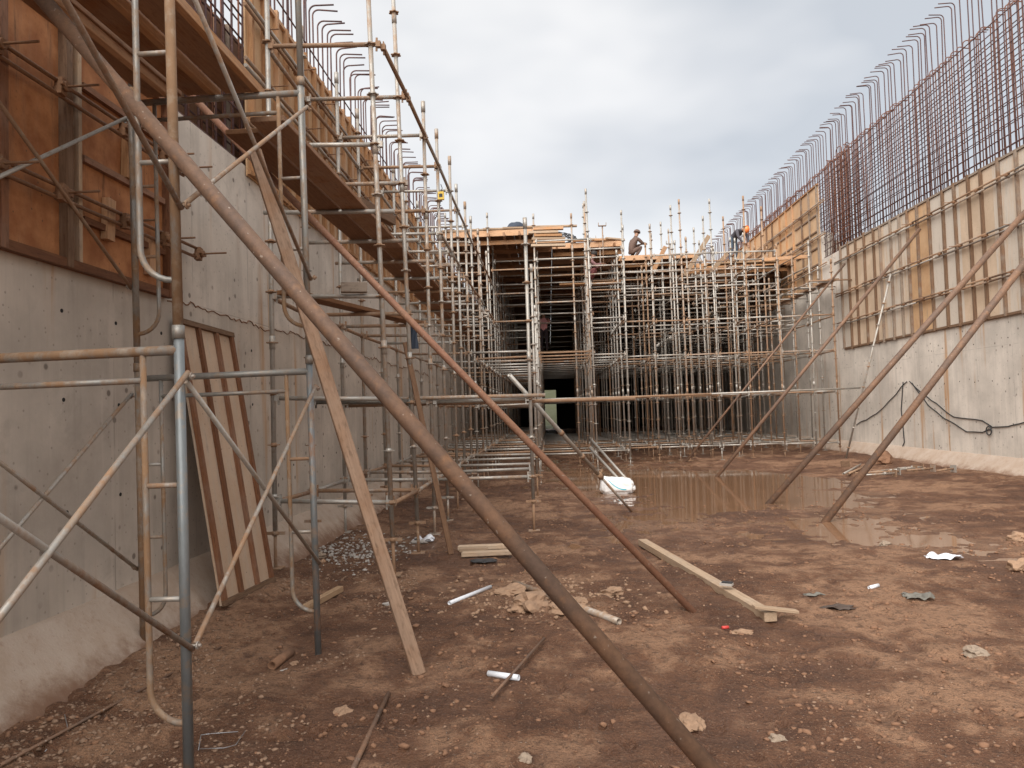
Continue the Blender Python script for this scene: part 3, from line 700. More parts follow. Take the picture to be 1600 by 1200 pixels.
for (ya, yb, x) in walk:
    plank((x, ya, 3.74+random.uniform(0, .03)), (x+.02, yb, 3.72+random.uniform(0, .03)), .25, .04, 'deckdark', ('first walkway plank from the frame scaffold, outer one', 'first walkway plank from the frame scaffold, wall side', 'second walkway plank along the ring scaffold, outer one', 'second walkway plank along the ring scaffold, wall side', 'third walkway plank along the ring scaffold, outer one', 'third walkway plank along the ring scaffold, wall side', 'last single walkway plank reaching the slab deck')[walk.index((ya, yb, x))], group='walkway planks on the ring scaffold')
for k in range(0, 12):      # putlogs carrying the walkway
    a = at(XB, k, 3.68); c = at(XA, k, 3.68); tube('putlog', a+Vector((-.08, .05, 0)), c+Vector((.08, .05, 0)), .024, 'tube', lscaf, n=8)
plank((-2.6, 7.2, LV[2]+.06), (-1.75, 10.1, LV[2]+.05), .2, .045, 'deckdark', 'short dark plank lying askew on the scaffold below the walkway')
board('timber_block', (-2.05, 7.25, LV[2]+.09), (-1.8, 7.32, LV[2]+.09), .1, .1, 'stud', None, None, .006, label='short timber block sitting on a ledger of the ring lock scaffold', cat='block')
board('timber_block', (-1.95, 7.6, 3.85), (-1.75, 8.4, 3.85), .09, .11, 'stud', None, None, .006, label='timber block tucked under the walkway by the hooked rebar', cat='block')

# ------------------------------------------------------------------ leaning panel
pa, pb = PG(345, 947), PG(424, 908); ta, tb = PX(283, 505, XW_L+.07), PX(360, 520, XW_L+.07)
lp = empty('form_panel', (pa+pb)/2, 'plywood form panel with four dark battens leaning on the concrete wall', 'panel')
ex = (pb-pa).normalized(); ey = ((ta+tb)/2-(pa+pb)/2); Hh = ey.length; ey = (ey-ex*ey.dot(ex)).normalized(); ez = ex.cross(ey).normalized()
if ez.x < 0: ez = -ez
Wd = (pb-pa).length
Mx = Matrix((ex, ey, ez)).transposed().to_4x4(); Mx.translation = pa
b = MB(); b.box((Wd/2, Hh/2, 0), (Wd, Hh, .018)); link('plywood_sheet', b.mesh('plywood_sheet', 'ply_lean'), lp, Mx)
def lpb(nm, a, c, wd, th, off, mt='battn'):
    board(nm, Mx @ Vector((a[0], a[1], off)), Mx @ Vector((c[0], c[1], off)), wd, th, mt, lp, upv=ez)
for fx in (.03, .335, .66, .965): lpb('batten', (Wd*fx, .035), (Wd*fx, Hh-.035), .05, .03, .025)
lpb('end_batten', (0, .015), (Wd, .015), .045, .035, .0275, 'stud'); lpb('end_batten', (0, Hh-.015), (Wd, Hh-.015), .045, .035, .0275, 'stud')

# ------------------------------------------------------------------ rakers and props
def raker(p0, p1, r, mat, label, name='raker_pipe', n=16):
    return tube(name, p0, p1, r, mat, None, n, True, label=label, cat='pipe')
p0 = PY(1108, 1200, 2.92); p1 = PY(250, 210, 3.2)
dr = (p1-p0); e0 = p0-dr*((p0.z-g(p0.x, p0.y)+.02)/dr.z); tt = (XW_L+.2-p0.x)/dr.x; e1 = p0+dr*tt
raker(e0, e1, .036, 'rustpipe', 'thick rusty pipe raking from the mud up across the frame scaffold', n=24)
p0 = PG(1090, 957); p1 = PX(292, 142, XW_L+.18)
raker(p0-Vector((0, 0, .03)), p1, .029, 'redpipe', 'reddish brown pipe raking down to the mud beside the long pale timber', n=18)
for (bx, by), (tx, ty), r, mt, lab in (((1070, 722), (1320, 412), .032, 'rustpipe', 'thin rusty raker pipe footed at the puddle, meeting the formwork end at the rebar gap'),
                                   ((1115, 749), (1437, 358), .04, 'rustpipe', 'rusty raker pipe rising to the top wale of the pale plywood formwork'),
                                   ((1198, 788), (1663, 262), .05, 'rustpipe', 'heavy rusty raker pipe with its foot beside the pile of screw jacks'),
                                   ((1286, 816), (1768, 194), .05, 'rustpipe', 'heavy rusty raker pipe with its foot standing in shallow muddy water')):
    a = PG(bx, by); raker(a-Vector((0, 0, .03)), PX(tx, ty, XW_R-.2), r, mt, lab, n=12)
# leaning ring standard on the right wall
def leaning_standard(a, c, label):
    o = link('leaning_standard', None, None, along(a, c), label, 'pipe'); L = (c-a).length
    b = MB(); b.cyl((0, 0, 0), (0, 0, L), .026, n=8); link('tube', b.mesh('tube', 'galv'), o, WM[o])
    z = .3
    while z < L-.1:
        link('rosette', cached('ros', ros_mesh), o, WM[o] @ Matrix.Translation((0, 0, z))); z += .56
leaning_standard(PG(1322, 716), PX(1392, 428, XW_R-.22), 'grey ring lock post leaning on the pale plywood formwork')
a = PG(988, 800); c = PY(796, 586, 9.7); m_ = a+(c-a)*.30
prop = empty('adjustable_prop', a, 'grey telescopic steel prop leaning on the central post beside the white sack', 'prop')
tube('inner_tube', a, m_, .02, 'rusty', prop); tube('outer_tube', m_-(c-a).normalized()*.05, c, .03, 'galv', prop, 12, True)
link('collar', cached('coup2', lambda: (lambda b: (b.cyl((0, 0, -.05), (0, 0, .05), .045, n=10), b.box((.0, .05, 0), (.02, .12, .02)), b.mesh('collar', 'rusty'))[2])(MB())), prop, along(m_, c))
for q in (.45, .62): link('clamp', cached('coup3', lambda: (lambda b: (b.cyl((0, 0, -.03), (0, 0, .03), .04, n=8), b.mesh('clamp', 'rusty'))[1])(MB())), prop, along(a+(c-a)*q, c))
for k_, (q0, q1) in enumerate((((985, 756), (925, 688)), ((976, 759), (922, 700)))):
    A = PG(*q0); raker(A, PY(q1[0], q1[1], A.y+2.4), .032, 'tube', ('grey pipe slanting up behind the white sack', 'rust spotted pipe slanting up behind the white sack, lower of the pair')[k_], 'slanting_pipe', 10)
# raking boards
A = PG(655, 1052); B_ = PY(398, 235, 4.9); board('raking_board', A-Vector((0, 0, .01)), B_, .085, .04, 'plank_old', None, (.5, -1, .2), .004, label='long rough board leaning from the mud against the frame scaffold', cat='board')
A = PG(705, 866); B_ = PY(633, 535, 8.6); board('raking_board', A, B_, .06, .04, 'plank_old', None, (.3, -1, 0), .004, label='narrow stick of timber leaning on the ring scaffold', cat='board')

# ------------------------------------------------------------------ deck on the shoring
deck = empty('slab_formwork', (2, 30, 6.75), 'timber and plywood slab deck carried on the shoring towers', 'formwork')
ZD = 6.78; segs = [(XW_L+.05, .25, 21.3), (.25, 2.5, 23.3), (2.5, 5.2, 25.6), (5.2, XW_R-.1, 27.5)]
for (x0, x1, ys_) in segs:
    y = ys_
    while y < 40:
        nx_ = max(1, round((x1-x0)/1.22)); wx = (x1-x0)/nx_
        for i in range(nx_):
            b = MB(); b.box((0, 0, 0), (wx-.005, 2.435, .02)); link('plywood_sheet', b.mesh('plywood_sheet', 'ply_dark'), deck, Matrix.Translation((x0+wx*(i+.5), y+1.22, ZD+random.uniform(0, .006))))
        y += 2.44
    b = MB(); b.box(((x0+x1)/2, (y+YEND)/2, ZD), (x1-x0-.01, YEND-y-.01, .02)); link('plywood_sheet', b.mesh('plywood_sheet', 'ply_dark'), deck)
    x = x0+.15
    while x < x1-.05:
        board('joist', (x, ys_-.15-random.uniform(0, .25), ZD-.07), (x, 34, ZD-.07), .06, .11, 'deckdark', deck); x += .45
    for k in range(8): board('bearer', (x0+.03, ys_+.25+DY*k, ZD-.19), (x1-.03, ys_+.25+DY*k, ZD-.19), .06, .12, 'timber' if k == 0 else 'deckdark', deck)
    board('edge_board', (x0, ys_-.02, ZD+.02), (x1, ys_-.02, ZD+.03), .04, .17, 'timber', deck)
# planks laid on the deck front and the ragged stack
for i in range(5):
    x0 = -3.0+i*.62+random.uniform(-.1, .1); board('plank', (x0, 21.25+.02*i, ZD+.14+.012*i), (x0+1.5, 21.4, ZD+.13+.012*i), .12, .05, 'plank_pale', None, None, .003, label='pale plank lying along the front edge of the slab deck', cat='plank', group='planks on the deck edge')
for i in range(6):
    x1 = .62-.05*i*random.random(); board('stack_plank', (-.35+random.uniform(-.1, .1), 21.1, ZD-.42+.095*i), (x1, 21.15+random.uniform(-.06, .06), ZD-.42+.095*i), .16, .07, 'timber' if i % 2 else 'plank_pale', None, None, .004, label=('lowest plank', 'second plank from the bottom', 'third plank from the bottom', 'third plank from the top', 'second plank from the top', 'topmost plank')[i]+' of the stack jutting out beside the central post', cat='plank', group='stacked planks by the central post')
for i in range(4):
    board('plank', (.9+i*.35, 23.2, ZD+.15+.05*(i % 2)), (2.4+i*.05, 23.4, ZD+.17), .12, .05, 'plank_pale' if i % 2 else 'timber', None, None, .003, label='reddish plank on the middle section of the slab deck', cat='plank', group='planks on the middle deck')
for i, (q0, q1, d, mt) in enumerate((((1070, 430), (1108, 368), 24.5, 'plank_pale'), ((1020, 425), (1040, 385), 25, 'timber'), ((1110, 425), (1137, 396), 25.6, 'plank_pale'))):
    board('leaning_board', PY(*q0, d), PY(*q1, d-.3), .14, .06, mt, None, (0, -1, 0), .004, label=('pale plank sticking up above the right hand shoring', 'short brown plank sticking up near the crouching worker', 'pale plank pointing up towards the worker in the orange helmet')[i], cat='plank')
for i in range(9):
    y = random.uniform(25, 31); x = random.uniform(3.2, 7.8); board('joist_timber', (x, y, 6.45+random.uniform(0, .2)), (x+random.uniform(1, 2.2), y+random.uniform(-.3, .3), 6.5+random.uniform(0, .2)), .08, .12, 'timber', None, None, .003, label='loose brown timber lying on the right hand shoring top', cat='timber', group='loose timbers on the right shoring')
# right side access boards near the far formwork foot
for i in range(5):
    y = 22.4+i*3.1; board('plank', (XW_R-.5, y, 5.28), (XW_R-.45, y+3.4, 5.3+.01*(i % 2)), .3, .04, 'deckdark', None, None, .003, label='dark catwalk plank under the orange formwork by the right wall', cat='plank', group='catwalk planks on the right')
for i, y in enumerate(np.arange(22.3, 38, 1.25)): tube('catwalk_bearer', (XW_R-.02, y, 5.23), (XW_R-1.3, y, 5.23), .022, 'rusty', rrig, n=6)
# lumps on the deck
def lump(name, c, dims, mat, label, cat, seed=0, nseg=14, rough=.18, **k):
    bm = bmesh.new(); bmesh.ops.create_icosphere(bm, subdivisions=3, radius=1)
    for v in bm.verts:
        n = mnoise.noise(v.co*1.6+Vector((seed*7.1, seed, 0)))*rough+mnoise.noise(v.co*4.1+Vector((seed, 3, seed)))*rough*.5
        v.co = v.co*(1+n); v.co.z = max(v.co.z, -.55)
        v.co = Vector((v.co.x*dims[0], v.co.y*dims[1], (v.co.z+.55)*dims[2]/1.5))
    me = bpy.data.meshes.new(name); bm.to_mesh(me); bm.free(); me.materials.append(M[mat])
    for p in me.polygons: p.use_smooth = rough < .3
    return link(name, me, None, Matrix.Translation(Vector(c)) @ Matrix.Rotation(seed*1.3, 4, 'Z'), label, cat, **k)
p = PY(806, 356, 21.9); lump('bundle', (p.x, p.y, ZD+.17), (.3, .28, .3), 'navy', 'dark tarp bundle lying on the deck behind the plank stack', 'bundle', 2)
p = PY(829, 358, 22.2); lump('bag', (p.x, p.y, ZD+.15), (.14, .14, .22), 'tan', 'small tan bag on the deck next to the dark bundle', 'bag', 3)
b = MB()
for i in range(9):
    pts = [Vector((.55*math.cos(t)*(1+.1*math.sin(3*t+i)), .3*math.sin(t), .10+.03*i+.12*math.sin(t*2+i*.7)+.06)) for t in np.linspace(0, 6.28, 22)]; b.sweep(pts, .014, 5)
p = PY(872, 378, 23.7); link('wire_coil', b.mesh('wire_coil', 'black'), None, Matrix.Translation((p.x, p.y, ZD+.02)), 'tangled coil of dark wire heaped on the middle deck', 'wire')
# U-head jacks above the deck
for i, (px, yt, d) in enumerate(((941, 353, 23.2), (937, 373, 23.3), (1047, 381, 24.5))):
    p = PY(px, yt, d); b = MB(); b.cyl((0, 0, -1.3), (0, 0, 0), .02, n=8); b.box((0, 0, 0), (.24, .12, .012)); b.box((-.12, 0, .05), (.012, .12, .1)); b.box((.12, 0, .05), (.012, .12, .1))
    link('head_jack', b.mesh('head_jack', 'rusty'), None, Matrix.Translation(p), 'screw jack with U shaped head standing above the shoring', 'jack', 'U head jacks above the shoring')

# ------------------------------------------------------------------ workers
def person(label, loc, yaw, joints, mats, headgear, scale=1.0):
    # joints: name -> ((x,y,z), radius); symmetric limbs given with L/R suffix
    J_ = joints; names = list(J_); ix = {n: i for i, n in enumerate(names)}
    E = [('pelvis', 'belly'), ('belly', 'chest'), ('chest', 'neck'), ('neck', 'jaw'), ('jaw', 'head')]
    for s in 'LR': E += [('pelvis', 'hip'+s), ('hip'+s, 'knee'+s), ('knee'+s, 'ankle'+s), ('ankle'+s, 'toe'+s), ('chest', 'sho'+s), ('sho'+s, 'elb'+s), ('elb'+s, 'wri'+s), ('wri'+s, 'palm'+s)]
    verts = [Vector(J_[n][0])*scale for n in names]; rad = [J_[n][1]*scale for n in names]; edges = [(ix[a], ix[c]) for a, c in E]
    for s in 'LR':              # five fingers rooted in the palm
        w_, pm = verts[ix['wri'+s]], verts[ix['palm'+s]]; d = (pm-w_).normalized(); side = d.cross(Vector((0, 0, 1)));
        if side.length < .1: side = Vector((1, 0, 0))
        side.normalize(); dn = d.cross(side)
        for f, (o, l) in enumerate(((-.03, .06), (-.012, .075), (.01, .08), (.03, .07), (.045, .045))):
            q0 = pm+(side*o+d*(.02 if f < 4 else -.02))*scale; q1 = q0+(d*l+dn*.02)*scale; q2 = q1+(d*l*.4+dn*.035)*scale
            i0 = len(verts); verts += [q0, q1, q2]; rad += [.010*scale, .009*scale, .007*scale]; edges += [(ix['palm'+s], i0), (i0, i0+1), (i0+1, i0+2)]
    me = bpy.data.meshes.new('skel'); me.from_pydata(verts, edges, []); o = bpy.data.objects.new('skel', me); col.objects.link(o)
    md = o.modifiers.new('Skin', 'SKIN'); md.branch_smoothing = .6
    for i, sv in enumerate(me.skin_vertices[0].data): sv.radius = (rad[i], rad[i]); sv.use_root = (names[i] == 'pelvis') if i < len(names) else False
    o.modifiers.new('Sub', 'SUBSURF').levels = 2; o.modifiers['Sub'].render_levels = 2
    dg = bpy.context.evaluated_depsgraph_get(); res = bpy.data.meshes.new_from_object(o.evaluated_get(dg)); bpy.data.objects.remove(o)
    res.materials.clear()
    for k in ('skin', mats[0], mats[1], 'shoe'): res.materials.append(M[k])
    cls = []
    for a, c in edges:
        na = names[a] if a < len(names) else 'f'; nc = names[c] if c < len(names) else 'f'
        if nc.startswith('toe'): k = 3
        elif nc[:3] in ('hip', 'kne', 'ank') : k = 2
        elif nc in ('jaw', 'head') or nc.startswith('palm') or nc == 'f': k = 0
        elif nc == 'neck': k = 1
        else: k = 1
        cls.append((verts[a], verts[c], k))
    for p in res.polygons:
        p.use_smooth = True; best = 9; bk = 1
        for a, c, k in cls:
            d = c-a; t_ = max(0, min(1, (p.center-a).dot(d)/max(d.length_squared, 1e-9))); dd = (p.center-a-d*t_).length
            if dd < best: best = dd; bk = k
        p.material_index = bk
    mw = Matrix.Translation(Vector(loc)) @ Matrix.Rotation(yaw, 4, 'Z')
    root = link('person', res, None, mw, label, 'person')
    hd = verts[ix['head']]; hj = verts[ix['jaw']]; ax = (hd-hj).normalized(); r = rad[ix['head']]
    HM = mw @ Matrix.Translation(hd) @ ax.to_track_quat('Z', 'Y').to_matrix().to_4x4()
    b = MB(); n = 16; rings = [(1.22, .1), (1.2, .35), (1.05, .75), (.75, 1.08), (.35, 1.27), (.02, 1.32)] if headgear != 'hair' else [(1.06, -.2), (1.1, .3), (1., .7), (.7, 1.02), (.3, 1.16), (.02, 1.18)]
    vs = [(r*q*math.cos(2*math.pi*i/n), r*q*1.1*math.sin(2*math.pi*i/n), r*z) for q, z in rings for i in range(n)]
    b.add(vs, [(k*n+i, k*n+(i+1) % n, (k+1)*n+(i+1) % n, (k+1)*n+i) for k in range(len(rings)-1) for i in range(n)], 0, True)
    if headgear.startswith('helmet'): b.cyl((0, .25*r, r*.06), (0, .25*r, r*.14), r*1.35, n=16)
    link('hair' if headgear == 'hair' else ('hood' if headgear == 'jacket' else 'helmet'), b.mesh('headgear', headgear), root, HM)
    b = MB(); b.box((0, r*.98, -r*.15), (r*.25, r*.35, r*.35)); b.box((-r*.38, r*.92, r*.05), (r*.22, r*.12, r*.1), 1); b.box((r*.38, r*.92, r*.05), (r*.22, r*.12, r*.1), 1); b.box((0, r*.93, -r*.55), (r*.5, r*.08, r*.08), 1)
    link('face', b.mesh('face', ['skin', 'hair']), root, HM)
    return root
def sym(d, **pairs):
    for n, (p, r) in pairs.items():
        d[n+'R'] = (p, r); d[n+'L'] = ((-p[0], p[1], p[2]), r)
    return d
squat = sym({'pelvis': ((0, 0, .30), .15), 'belly': ((0, .1, .46), .15), 'chest': ((0, .2, .66), .165), 'neck': ((0, .27, .84), .06), 'jaw': ((0, .32, .91), .07), 'head': ((0, .34, .99), .095)},
            hip=((.1, .04, .27), .1), knee=((.17, .40, .46), .075), ankle=((.14, .12, .08), .05), toe=((.15, .29, .035), .04), sho=((.19, .22, .74), .075), elb=((.22, .42, .56), .055), wri=((.1, .58, .62), .035), palm=((.07, .63, .63), .035))
bend = sym({'pelvis': ((0, 0, .86), .15), 'belly': ((0, .17, .98), .14), 'chest': ((0, .36, 1.06), .16), 'neck': ((0, .53, 1.08), .06), 'jaw': ((0, .6, 1.06), .07), 'head': ((0, .67, 1.03), .095)},
           hip=((.1, 0, .80), .1), knee=((.12, .05, .45), .07), ankle=((.12, -.04, .08), .048), toe=((.13, .13, .035), .04), sho=((.19, .42, 1.05), .07), elb=((.23, .52, .79), .052), wri=((.13, .62, .58), .034), palm=((.11, .65, .51), .034))
stand = sym({'pelvis': ((0, 0, .92), .145), 'belly': ((0, .01, 1.08), .135), 'chest': ((0, 0, 1.30), .16), 'neck': ((0, 0, 1.46), .058), 'jaw': ((0, .03, 1.53), .07), 'head': ((0, .03, 1.61), .093)},
            hip=((.1, 0, .86), .1), knee=((.11, .03, .48), .07), ankle=((.11, -.03, .08), .048), toe=((.13, .14, .035), .04), sho=((.2, 0, 1.38), .07), elb=((.3, .16, 1.2), .052), wri=((.27, .4, 1.28), .034), palm=((.26, .47, 1.31), .034))
p = PY(984, 393, 25.9); person('crouching worker in a brown hooded jacket on top of the slab deck', (p.x, p.y, ZD+.02), R(-60), squat, ('jacket', 'jacket'), 'jacket', 1.0)
p = PY(1146, 410, 26.6); wk = p.copy()
person('worker in an orange helmet and blue trousers bending over the right hand shoring', p, R(-150), bend, ('shirt_dark', 'pants_blue'), 'helmet_orange')
board('plank', (p.x-.9, p.y+.1, p.z-.022), (p.x+1.6, p.y+.1, p.z-.022), .4, .04, 'plank', None, None, .003, label='plank under the bending worker with the orange helmet', cat='plank')
p = PY(851, 549, 28.6); person('worker in a pink shirt and dark trousers standing inside the shoring', p, R(170), stand, ('shirt_pink', 'pants_dark'), 'hair', .9)
board('plank', (XC-.2, p.y, p.z-.022), (1.5, p.y, p.z-.022), .35, .04, 'plank', None, None, .003, label='plank carrying the worker in the pink shirt', cat='plank')
p = PY(914, 443, 23.0); person('worker in a plum shirt crouching among the upper ledgers beside the central bay', p, R(-100), squat, ('shirt_plum', 'maroon'), 'hair', .92)
board('plank', (p.x-.8, p.y, p.z-.022), (p.x+1.1, p.y, p.z-.022), .35, .04, 'timber', None, None, .003, label='plank under the worker in the plum shirt', cat='plank')
# small hanging things
p = PY(644, 510, 8.75); b = MB(); nz_ = 9
vs = []; 
for i in range(nz_):
    for j in range(9):
        a = j/8-.5; vs.append((a*.13*(1-.15*math.sin(i*.5)), .02*math.sin(j*2.1+i*.6)+.015, -.27*i/(nz_-1)))
n0 = len(vs); vs += [(x, y-.02, z) for x, y, z in vs]
fs = [(i*9+j, i*9+j+1, (i+1)*9+j+1, (i+1)*9+j) for i in range(nz_-1) for j in range(8)]; fs += [tuple(n0+q for q in reversed(f)) for f in fs]
b.add(vs, fs, 0, True); link('cloth', b.mesh('cloth', 'navy'), None, Matrix.Translation(p), 'dark navy cloth hanging from a ledger of the ring scaffold', 'cloth')
p = PY(689, 300, 11.1); b = MB(); b.sweep([(0, 0, .12), (.02, 0, .06), (0, 0, 0)], .006, 5, 1); b.box((0, 0, -.06), (.09, .06, .12)); b.box((0, -.032, -.06), (.05, .006, .05), 1); b.sweep([(0, 0, -.1), (-.05, 0, -.3), (-.1, 0, -.42)], .006, 5, 1)
link('work_lamp', b.mesh('work_lamp', ['yellow', 'black']), None, Matrix.Translation(p), 'small yellow and black work lamp hung high on a scaffold post', 'lamp')
p = PY(1308, 372, 23.9); lump('white_bag', (p.x, p.y, p.z-.1), (.08, .08, .28), 'plastic', 'small white bag hanging in the rebar gap above the wall', 'bag', 5)

# ------------------------------------------------------------------ things on the ground
A, B_ = PG(1004, 853), PG(1205, 974)
board('timber_beam', A+Vector((0, 0, .045)), B_+Vector((0, 0, .045)), .10, .07, 'plank_pale', None, None, .004, label='long pale timber lying on the mud at the foot of the reddish pipe', cat='timber')
A, B_ = PG(1178, 968), PG(1246, 966); board('timber_offcut', A+Vector((0, 0, .095)), B_+Vector((0, 0, .05)), .07, .022, 'plank_pale', None, None, .003, label='thin pale board end laid across the tip of the long timber', cat='board')
p = PG(1136, 930); b = MB(); b.box((0, 0, 0), (.1, .06, .02)); b.box((.005, .002, .014), (.085, .05, .01), 1); link('cement_chip', b.mesh('cement_chip', ['mortar', 'black']), None, Matrix.Translation(p+Vector((0, 0, .093))) @ Matrix.Rotation(-.5, 4, 'Z'), 'small grey packet lying on the long pale timber', 'packet')
def gpipe(q0, q1, r, mt, label, name='pipe_piece', cat='pipe', lift=None):
    A, B_ = PG(*q0), PG(*q1); l = r*.8 if lift is None else lift
    return tube(name, A+Vector((0, 0, l)), B_+Vector((0, 0, l)), r, mt, None, 12, True, label=label, cat=cat)
gpipe((702, 945), (767, 919), .017, 'pvc', 'longer white plastic pipe offcut on the mud')
gpipe((763, 1056), (811, 1063), .018, 'pvc', 'short white plastic pipe offcut under a rusty rod end')
gpipe((768, 1098), (851, 1004), .009, 'rustpipe', 'thin rusty rod lying over the short white pipe', 'rod', 'rod', .03)
gpipe((540, 1230), (607, 1086), .013, 'rustpipe', 'rusty rod half sunk in the mud in front of the long raking board', 'rod', 'rod')
gpipe((803, 914), (968, 976), .026, 'tube', 'mortar crusted steel pipe lying across clay lumps')
gpipe((0, 1200), (345, 1014), .008, 'rustpipe', 'long thin rusty bar running along the mud past the frame scaffold foot', 'rod', 'rod', .012)
A, B_ = PG(478, 955), PG(532, 925); board('timber_offcut', A+Vector((0, 0, .03)), B_+Vector((0, 0, .03)), .06, .05, 'plank', None, None, .003, label='short brown timber offcut behind the near scaffold post', cat='timber')
gpipe((425, 1046), (455, 1024), .03, 'clod', 'short clay coloured pipe stub beside two stones')
for i, (q0, q1) in enumerate((((716, 860), (805, 858)), ((722, 872), (800, 868)), ((718, 866), (762, 864)))):
    A, B_ = PG(*q0), PG(*q1); board('timber_offcut', A+Vector((0, 0, .03+.012*i)), B_+Vector((0, 0, .04)), .1, .05, 'plank_pale', None, None, .005, label='broken pale timber in the small heap by the narrow leaning stick', cat='timber', group='broken timbers in the small heap')
# clay lumps
CLAY = ('largest clay lump under the mortar crusted pipe', 'clay lump touching the thick rusty pipe behind the crusted pipe', 'clay lump at the upper end of the mortar crusted pipe', 'small clay lump beyond the thick rusty pipe',
        'clay lump between the crusted pipe and the reddish raker', 'flat clay lump near the lower end of the thick rusty pipe', 'clay lump beside the red scrap and the long timber', 'grey mortar lump behind the long raking board',
        'rounded clay lump beside the short pipe stub', 'small mortar lump in front of the short pipe stub', 'clay lump between the pipe stub and the sunken rod', 'mortar lump under the crumpled white bag')
for i, (px, py, s, mt) in enumerate(((830, 945, .20, 'clay'), (880, 955, .12, 'clay'), (800, 925, .13, 'clay'), (905, 940, .1, 'clay'), (958, 925, .1, 'clay'), (1080, 1130, .09, 'clay'), (1160, 988, .07, 'clay'), (610, 945, .09, 'mortar'), (460, 1035, .045, 'clay'), (447, 1045, .035, 'mortar'), (535, 1112, .07, 'clay'), (655, 848, .11, 'mortar'))):
    p = PG(px, py); lump('clay_lump' if mt == 'clay' else 'mortar_lump', (p.x, p.y, p.z-.02), (s, s*.7, s*.55), mt, CLAY[i], 'lump', i+1, rough=.5, group='clay lumps on the mud' if mt == 'clay' else 'mortar lumps on the mud')
# sack
def sack():
    p = PG(965, 772); bm = bmesh.new(); bmesh.ops.create_uvsphere(bm, u_segments=48, v_segments=28, radius=1)
    for v in bm.verts:
        c = v.co.copy(); sx = math.copysign(abs(c.x)**.55, c.x); sz = math.copysign(abs(c.z)**.6, c.z)
        q = Vector((sx*.33*(1+.06*mnoise.noise(c*2)), c.y*.16, sz*.17+.165))
        q += c*mnoise.noise(c*3.1+Vector((4, 0, 0)))*.04+c*mnoise.noise(c*8)*.018
        q.z += .06*(-c.x)*.9 if c.z > 0 else 0; q.z = max(q.z, .0); v.co = q
    me = bpy.data.meshes.new('sack'); bm.to_mesh(me); bm.free(); me.materials.append(M['sack'])
    for f in me.polygons: f.use_smooth = True
    link('sack', me, None, Matrix.Translation(p-Vector((0, 0, .015))) @ Matrix.Rotation(R(4), 4, 'Z'), 'white woven sack with a blue printed stroke at the foot of the grey prop', 'sack')
sack()
def sheet(px, py, w_, d_, mt, label, name, seed, amp=.05):
    p = PG(px, py); n = 30; vs = []
    for i in range(n):
        for j in range(n):
            u, v = i/(n-1)-.5, j/(n-1)-.5; e = 1-.35*(abs(u)*2)**3*abs(float(vnoise(u*5, v*5, seed)))*2
            z = abs(mnoise.noise(Vector((u*2.2, v*2.2, seed))))*amp*.9+.006+abs(mnoise.noise(Vector((u*4, v*4, seed))))*amp*.2
            vs.append((u*w_*e+.05*w_*float(vnoise(u*6, v*6, seed+1)), v*d_*(1-.5*(abs(u)*2)**2)+.1*d_*float(vnoise(u*5, v*7, seed+2)), z))
    fs = [(i*n+j, (i+1)*n+j, (i+1)*n+j+1, i*n+j+1) for i in range(n-1) for j in range(n-1)]
    b = MB(); b.add(vs, fs, 0, True); me = b.mesh(name, mt); o = link(name, me, None, Matrix.Translation(p), label, name.replace('_', ' ').split()[-1])
    sm = o.modifiers.new('Solidify', 'SOLIDIFY'); sm.thickness = .003
sheet(1476, 872, .36, .22, 'plastic', 'crumpled clear plastic bag lying in the wet mud', 'plastic_bag', 3, .07)
sheet(662, 846, .28, .25, 'plastic', 'crumpled white plastic bag by the ring scaffold feet', 'plastic_bag', 8, .16)
sheet(1434, 934, .24, .2, 'leafy', 'grey rag on the mud with its edges curled up', 'rag', 5, .09)
sheet(1308, 952, .26, .1, 'shoe', 'dark strip of rubber half buried in the mud', 'rubber_strip', 6, .05)
sheet(1272, 931, .18, .06, 'leafy', 'thin grey strip lying near the pale timber tip', 'rag', 9, .03)
sheet(755, 877, .3, .2, 'black', 'black plastic scrap beside the broken timbers', 'plastic_scrap', 12, .03)
gpipe((1358, 921), (1372, 917), .016, 'pvc', 'tiny pale pipe stub near the grey rag')
p = PG(1128, 983); b = MB(); b.cyl((0, 0, 0), (.05, .01, .0), .012, n=8); link('bottle_cap', b.mesh('bottle_cap', 'red'), None, Matrix.Translation(p+Vector((0, 0, .01))), 'small red plastic scrap beside the long pale timber', 'scrap')
for i, (px, py, s) in enumerate(((1383, 851, .05), (1524, 1024, .055), (1597, 888, .09), (1590, 845, .09), (1215, 1155, .03), (820, 1186, .03), (500, 870, .06))):
    p = PG(px, py); lump('stone', (p.x, p.y, p.z-.01), (s*1.3, s, s), 'clay' if i in (2, 3) else 'stone', ('pale stone lying on the mud', 'rust coloured lump in the muddy water at the frame edge')[i in (2, 3)], 'stone', i+20, rough=.55, group='pale stones on the mud' if i not in (2, 3) else 'rust coloured lumps')
